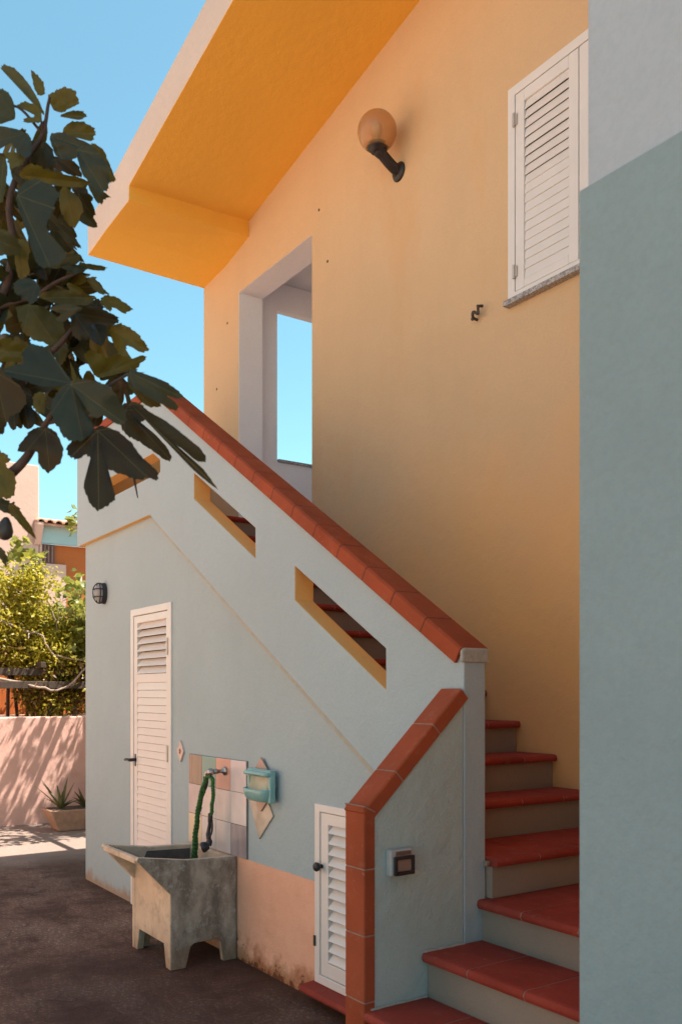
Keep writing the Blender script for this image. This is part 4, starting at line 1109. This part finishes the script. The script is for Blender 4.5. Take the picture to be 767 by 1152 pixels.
# outline, base, tip, distance, tilt, tone (0 brown black, .35 dark blue green, 1 olive)
GL = [
 (A_, [(140,225),(230,245),(300,300),(350,370),(400,415),(440,460),(435,500),(395,485),(330,495),(270,470),(205,450),(178,448),(188,485),(215,540),(222,590),(190,625),(135,647),(92,610),(65,530),(75,480),(104,425),(98,388),(70,370),(40,388),(0,385),(-22,340),(0,300),(60,265)], (135,245), (140,640), 2.08, (-.25,.15), 0),
 (A_, [(285,95),(350,110),(400,150),(470,190),(540,240),(600,290),(660,340),(685,385),(668,405),(630,395),(580,350),(545,328),(560,355),(620,402),(662,432),(702,482),(742,540),(700,512),(650,472),(600,425),(540,362),(480,300),(420,230),(370,170),(300,130)], (300,110), (735,530), 2.14, (-.2,.3), .10),
 (A_, [(265,110),(330,140),(385,180),(350,203),(336,218),(400,243),(450,288),(492,340),(510,392),(486,398),(440,368),(400,340),(340,298),(300,282),(262,240),(245,170)], (275,140), (500,390), 2.18, (.1,-.3), .04),
 (A_, [(-5,-5),(60,-15),(130,-5),(190,20),(235,75),(272,140),(276,200),(245,217),(200,192),(165,172),(120,180),(95,160),(78,118),(60,70),(10,30)], (0,10), (265,205), 2.05, (-.15,.35), .34),
 (A_, [(-5,5),(60,60),(85,100),(70,130),(80,180),(120,230),(90,270),(40,300),(-20,290),(-60,240),(-95,180),(-100,110),(-70,50)], (0,10), (60,290), 2.07, (-.1,-.2), .36),
 (B_, [(385,722),(335,640),(275,560),(225,522),(160,520),(118,570),(130,620),(75,625),(20,652),(62,692),(140,712),(205,735),(290,742)], (380,722), (20,655), 2.09, (.25,.2), .30),
 (B_, [(520,690),(475,620),(452,570),(490,548),(560,575),(600,585),(640,562),(700,592),(768,572),(790,590),(755,618),(740,645),(650,668),(570,690)], (520,685), (785,590), 2.26, (.2,.4), .92),
 (B_, [(592,432),(640,402),(692,418),(742,458),(790,515),(800,545),(755,556),(715,532),(688,522),(684,548),(712,600),(660,585),(622,530),(600,480)], (596,436), (795,545), 2.32, (-.2,.2), .95),
 (B_, [(392,330),(480,305),(560,328),(630,365),(640,395),(590,412),(505,402),(492,458),(452,497),(412,482),(384,440),(380,380)], (400,345), (630,385), 2.27, (.2,.3), .05),
 (B_, [(152,298),(95,308),(52,328),(34,380),(50,418),(92,412),(118,388),(112,430),(150,470),(220,500),(300,520),(340,470),(345,400),(300,360),(230,310)], (158,305), (300,515), 2.34, (.2,-.2), .72),
 (B_, [(500,395),(520,390),(560,420),(580,470),(572,540),(580,590),(540,600),(500,560),(482,500)], (510,395), (560,590), 2.35, (.1,.3), .9),
 (B_, [(272,325),(300,300),(370,295),(440,315),(430,335),(395,340),(370,375),(330,395),(298,375),(330,350)], (440,322), (272,325), 2.2, (.3,-.5), .36),
 (B_, [(565,250),(620,255),(680,295),(716,325),(668,345),(640,330),(610,315),(590,335),(560,310),(540,280)], (555,270), (715,325), 2.36, (.1,-.4), 1.0),
 (B_, [(360,185),(400,190),(440,215),(465,245),(420,245),(380,225)], (360,190), (465,245), 2.28, (.2,.3), .8),
 (B_, [(210,250),(270,225),(360,220),(450,240),(520,260),(470,300),(380,300),(290,290)], (210,262), (520,262), 2.33, (.2,.2), .75),
 (B_, [(470,160),(510,150),(530,180),(560,215),(590,245),(540,240),(495,205)], (475,165), (590,245), 2.34, (.2,.2), .8),
 (B_, [(430,75),(480,78),(540,88),(574,100),(560,116),(500,112),(440,104)], (430,88), (574,104), 2.3, (.3,.4), .8),
 (B_, [(330,90),(365,75),(430,85),(468,95),(440,120),(400,136),(365,120)], (335,92), (468,96), 2.26, (.2,.4), .38),
 (B_, [(170,105),(210,95),(250,120),(255,165),(220,160),(185,135)], (250,165), (172,106), 2.4, (0,0), .02),
 (B_, [(75,190),(130,152),(185,170),(215,215),(200,275),(160,292),(125,260),(80,230)], (200,190), (85,240), 2.2, (.1,.3), .37),
 (B_, [(700,650),(760,665),(830,690),(900,720),(962,765),(985,800),(950,806),(900,790),(950,830),(960,860),(925,868),(870,835),(800,800),(740,760),(690,710)], (700,665), (980,800), 2.2, (.1,-.35), .45),
 (B_, [(690,720),(740,700),(790,760),(850,800),(860,850),(800,850),(740,800)], (690,715), (850,845), 2.25, (.1,.2), .7),
 (B_, [(240,530),(300,520),(350,500),(368,545),(350,600),(325,620),(290,580)], (300,500), (330,618), 2.36, (.2,.2), .7),
 (B_, [(180,790),(220,770),(250,800),(230,850),(240,890),(200,880),(178,840)], (245,780), (190,880), 2.3, (.2,.2), .9),
 (B_, [(378,612),(395,640),(420,700),(430,720),(395,712),(385,670)], (410,720), (378,612), 2.3, (.2,.3), .9),
 (C_, [(8,85),(20,60),(70,72),(120,120),(160,168),(192,222),(215,262),(240,330),(200,280),(150,208),(90,152),(45,105)], (235,330), (10,75), 2.32, (.2,.5), .85),
 (C_, [(168,95),(200,112),(232,150),(240,215),(205,222),(182,170)], (222,225), (170,95), 2.36, (.1,.3), .95),
 (C_, [(260,235),(300,200),(342,180),(402,202),(428,265),(380,292),(335,318),(292,300)], (290,305), (425,262), 2.34, (-.1,.2), .8),
 (C_, [(325,335),(380,310),(442,308),(464,335),(432,357),(370,348)], (325,338), (464,335), 2.3, (.1,.5), .7),
 (C_, [(95,282),(130,260),(192,275),(222,320),(215,372),(132,368),(140,346),(182,340),(178,312),(132,296)], (222,350), (96,282), 2.3, (.1,.2), 1.0),
 (C_, [(-30,195),(10,190),(42,206),(72,262),(82,345),(40,366),(-10,376),(-50,300)], (80,352), (-10,200), 2.28, (.1,.2), .55),
 (C_, [(340,412),(380,370),(442,365),(502,400),(517,432),(490,470),(420,455),(370,445)], (338,430), (517,432), 2.34, (.1,.2), .85),
 (C_, [(415,515),(480,498),(545,550),(585,620),(592,690),(575,735),(538,748),(480,692),(436,630)], (420,520), (560,742), 2.2, (-.2,.3), .36),
 (C_, [(495,485),(555,515),(590,595),(625,682),(592,688),(560,620),(520,555)], (495,490), (622,684), 2.33, (.1,.4), .8),
 (C_, [(270,440),(330,425),(400,450),(470,480),(530,530),(500,545),(430,530),(420,560),(360,572),(310,560),(285,510)], (280,445), (525,532), 2.22, (.1,.35), .34),
 (C_, [(105,658),(150,600),(215,605),(260,630),(330,648),(430,668),(486,702),(420,722),(300,712),(190,692)], (110,655), (484,702), 2.2, (.2,.5), .88),
 (C_, [(325,745),(358,712),(385,770),(404,805),(425,775),(446,850),(402,942),(350,892),(322,830)], (350,715), (402,940), 2.32, (.1,.3), .9),
 (C_, [(385,715),(455,705),(482,760),(512,855),(496,886),(462,852),(430,800)], (400,712), (500,884), 2.34, (.1,.2), .04),
 (C_, [(475,705),(525,722),(594,772),(568,780),(552,812),(516,792)], (480,708), (590,772), 2.34, (.1,.2), .5),
 (C_, [(90,760),(130,700),(200,676),(280,715),(325,765),(300,800),(285,850),(262,900),(250,930),(290,1000),(352,1072),(335,1125),(250,1154),(198,1130),(168,1050),(140,950),(104,850)], (95,765), (270,1150), 2.1, (-.2,.2), .35),
 (C_, [(230,840),(285,868),(340,928),(400,988),(440,1050),(408,1040),(350,1000),(290,940),(235,890)], (225,850), (438,1049), 2.16, (.1,.5), .3),
 (C_, [(-20,400),(70,402),(130,425),(168,460),(165,540),(128,562),(88,522),(60,480),(20,500),(-30,520)], (150,430), (-20,470), 2.25, (.2,.2), .42),
 (C_, [(160,480),(230,470),(280,510),(290,580),(270,620),(210,600),(150,580)], (240,478), (200,600), 2.33, (.1,.1), .2),
 (C_, [(270,560),(360,560),(420,600),(440,660),(380,655),(300,620)], (300,560), (430,655), 2.3, (.1,.3), .03),
 (C_, [(30,540),(80,530),(130,560),(120,600),(70,610),(40,580)], (120,570), (32,560), 2.26, (.1,.3), .95),
 (C_, [(60,640),(110,610),(180,640),(230,700),(240,760),(180,740),(110,720)], (80,640), (235,755), 2.28, (.1,.3), .06),
 (C_, [(-20,560),(20,540),(40,620),(30,720),(10,800),(-30,780)], (20,560), (0,800), 2.3, (.1,.2), .6),
 (C_, [(-40,945),(20,950),(80,990),(118,1050),(100,1085),(40,1090),(-40,1080)], (-40,1000), (115,1060), 2.22, (.2,.2), .55),
 (C_, [(90,1010),(140,1010),(162,1060),(150,1120),(160,1180),(120,1230),(90,1180),(80,1100)], (110,1010), (130,1228), 2.28, (.1,.2), .92),
 (C_, [(200,1120),(260,1090),(330,1085),(380,1080),(440,1090),(420,1130),(360,1150),(280,1160)], (200,1130), (440,1092), 2.3, (.2,.4), .6),
 (B_, [(-20,500),(40,480),(100,500),(140,520),(110,570),(130,600),(70,610),(-20,600)], (-20,550), (138,560), 2.26, (.2,.3), .8),
 (B_, [(-40,640),(20,650),(60,700),(110,740),(135,790),(140,840),(100,880),(60,900),(30,960),(10,1000),(-40,980)], (-30,660), (40,960), 2.16, (.1,.2), .05),
 (lambda p: cr(0, 330, 2.95, p), [(150,445),(185,460),(208,510),(200,560),(160,595),(128,560),(120,525),(60,522),(80,480),(110,450)], (150,450), (165,592), 2.22, (-.1,.2), .03),
 (lambda p: cr(0, 490, 5.485, p), [(-20,100),(30,110),(60,150),(40,190),(85,230),(100,300),(80,370),(30,390),(-20,360)], (-20,150), (60,380), 2.28, (.1,.2), .9),
 (lambda p: cr(0, 490, 5.485, p), [(60,420),(110,440),(150,500),(190,560),(225,640),(205,625),(150,580),(100,520),(55,470)], (55,430), (222,636), 2.26, (.2,.4), .8),
 (lambda p: cr(0, 490, 5.485, p), [(-20,390),(50,400),(80,440),(60,480),(20,470),(-20,450)], (-20,420), (78,445), 2.26, (.2,.3), .36),
 (lambda p: cr(0, 490, 5.485, p), [(-20,680),(15,700),(50,760),(38,810),(10,770),(-20,740)], (-20,690), (38,808), 2.26, (.2,.4), .5),
]
bm, lay = foliage(); uvl = bm.loops.layers.uv.new('UVMap')
for (fn_, pts, b0, t0, t, tilt, tone) in GL:
    grown_leaf(bm, lay, uvl, fn_(pts), fn_([b0])[0], fn_([t0])[0], t, tilt, min(1, max(0, tone + lrnd.uniform(-.04, .05))), bend=lrnd.uniform(-.05, .25))
# the rest of the crown, out of the picture to the left and above
for i in range(170):
    while True:
        p = Vector((rnd.uniform(-1, 1), rnd.uniform(-1, 1), rnd.uniform(-1, 1)))
        if .3 < p.length < 1: break
    c = Vector((-3.3, -.85, 2.95)) + Vector((p.x * .95, p.y * .85, p.z * 1.0))
    d = c - CAM; w = d.dot(Vv); u = 383.5 + f_px * d.dot(Rr) / w
    if u > -150: continue
    dr = Vector((rnd.uniform(-1, 1), rnd.uniform(-1, 1), rnd.uniform(-.9, .3))).normalized() * rnd.uniform(.14, .24)
    fig_leaf(bm, lay, uvl, c, c + dr, rnd.uniform(-1, 1), rnd.choice(('five', 'three', 'round')), rnd.uniform(0, 1))
for (cu, cv, spd, cnt) in ((30, 170, 26, 6), (28, 225, 26, 7), (60, 235, 24, 5), (16, 300, 24, 6), (56, 325, 34, 8), (30, 360, 26, 6), (40, 405, 30, 7), (96, 395, 28, 6), (110, 355, 22, 4), (12, 440, 18, 4), (95, 455, 26, 5), (128, 425, 18, 3)):
    for q in range(cnt):
        c = at(cu + rnd.uniform(-spd, spd), cv + rnd.uniform(-spd, spd) * .8, rnd.uniform(2.38, 2.55))
        dr = Vector((rnd.uniform(-1, 1), rnd.uniform(-1, 1), rnd.uniform(-1, .35))).normalized() * rnd.uniform(.09, .155)
        fig_leaf(bm, lay, uvl, c, c + dr, rnd.uniform(-1.2, 1.2), rnd.choice(('five', 'five', 'three')), rnd.choice((0, .05, .2, .36, .6, .85)), bend=rnd.uniform(.1, .4), wide=rnd.uniform(.65, .95), fold=rnd.uniform(.05, .4))
obj('crown', bm, M['figleaf'], fig)
bm = B()
def limb(pts, r0, r1):
    P = smooth_path(pts, 6); n = len(P); tube(bm, P, [r0 + (r1 - r0) * i / (n - 1) for i in range(n)], 9)
limb([(-3.25, -.95, -.05), (-3.22, -.93, .7), (-3.3, -.86, 1.4), (-3.2, -.75, 2.0)], .085, .06)
obj('trunk', bm, M['bark'], fig, smooth=True)
top_ = Vector((-3.2, -.75, 2.0))
for pts, r0, r1 in (
    ([top_, (-2.9, -.3, 2.15), at(-60, 600, 2.35), at(-5, 548, 2.33), at(28, 517, 2.28), at(52, 476, 2.24), at(80, 434, 2.12)], .026, .004),
    ([top_, (-2.95, -.35, 2.3), at(-70, 470, 2.4), at(20, 415, 2.36), at(58, 395, 2.33), at(84, 367, 2.33), at(100, 350, 2.34)], .018, .003),
    ([top_, (-3.0, -.4, 2.5), at(-60, 420, 2.45), at(-2, 345, 2.4), at(14, 280, 2.36), at(10, 235, 2.32), at(16, 205, 2.3), at(32, 175, 2.32), at(48, 150, 2.32), at(54, 118, 2.31), at(56, 108, 2.3)], .015, .003),
    ([at(45, 330, 2.38), at(62, 318, 2.36), at(84, 308, 2.34), at(100, 300, 2.34)], .006, .003), ([at(-2, 345, 2.4), at(30, 335, 2.39), at(48, 328, 2.38)], .01, .006),
    ([at(52, 476, 2.24), at(90, 455, 2.2), at(128, 430, 2.26), at(150, 418, 2.26)], .006, .003), ([at(52, 476, 2.24), at(85, 470, 2.2), at(108, 466, 2.14)], .005, .003),
    ([at(48, 150, 2.32), at(20, 120, 2.3), at(-8, 122, 2.3)], .004, .0025), ([at(48, 152, 2.32), at(46, 132, 2.3)], .003, .002),
    ([at(-5, 548, 2.33), at(5, 575, 2.32), at(16, 565, 2.31)], .006, .003), ([at(150, 534, 2.2), at(155, 560, 2.2)], .0035, .0015),
    ([at(58, 395, 2.33), at(38, 405, 2.3), at(30, 430, 2.25)], .008, .004),
    ([top_, (-3.5, -.9, 2.8), (-3.6, -1.0, 3.5)], .045, .012), ([top_, (-3.6, -.5, 2.6), (-3.9, -.3, 3.1)], .04, .01), ([top_, (-3.3, -1.3, 2.7), (-3.2, -1.6, 3.2)], .04, .01)):
    bm = B(); limb(pts, r0, r1); obj('branch', bm, M['bark'], fig, smooth=True)
for u, v in ((6, 592),):
    bm = B(); lathe(bm, [(0, .024), (.006, .022), (.014, .010), (.021, -.010), (.020, -.024), (.010, -.034), (0, -.036)], at(u, v, 2.27), (.1, .1, 1), 16); obj('fig_fruit', bm, simple('dark_fig_skin', (.05, .035, .03), .5), fig, smooth=True)

# ------------------------------------------------------------------ light
SUN = Vector((.24, .43, 1.0)).normalized()
sd_ = bpy.data.lights.new('sun', 'SUN'); sd_.energy = 5.0; sd_.angle = R(.53); sd_.color = (1, .93, .82)
so = bpy.data.objects.new('sun', sd_); COL.objects.link(so); so.rotation_euler = SUN.to_track_quat('Z', 'Y').to_euler(); so.location = (2, 4, 9)
w = bpy.data.worlds.new('World'); scn.world = w; w.use_nodes = True
nt = w.node_tree; nt.nodes.clear()
bg = nt.nodes.new('ShaderNodeBackground'); ow = nt.nodes.new('ShaderNodeOutputWorld'); sky = nt.nodes.new('ShaderNodeTexSky')
sky.sky_type = 'NISHITA'; sky.sun_disc = False
sky.sun_elevation = math.asin(SUN.z); sky.sun_rotation = math.atan2(SUN.x, SUN.y)
sky.air_density = 1.0; sky.dust_density = .6; sky.ozone_density = 1.0
bg.inputs[1].default_value = .078
tint = nt.nodes.new('ShaderNodeMix'); tint.data_type = 'RGBA'; tint.blend_type = 'MULTIPLY'; tint.inputs[0].default_value = 1
tint.inputs[7].default_value = (.99, 1.35, 1.11, 1)
nt.links.new(sky.outputs[0], tint.inputs[6]); nt.links.new(tint.outputs[2], bg.inputs[0]); nt.links.new(bg.outputs[0], ow.inputs[0])

# ------------------------------------------------------------------ render settings
scn.render.engine = 'CYCLES'
scn.cycles.max_bounces = 10; scn.cycles.diffuse_bounces = 6; scn.cycles.transmission_bounces = 8
scn.cycles.use_denoising = True
vs = scn.view_settings; vs.view_transform = 'Standard'; vs.look = 'None'; vs.gamma = 1; vs.use_curve_mapping = False
vs.exposure = 1.48
scn.render.resolution_x = 681; scn.render.resolution_y = 1024
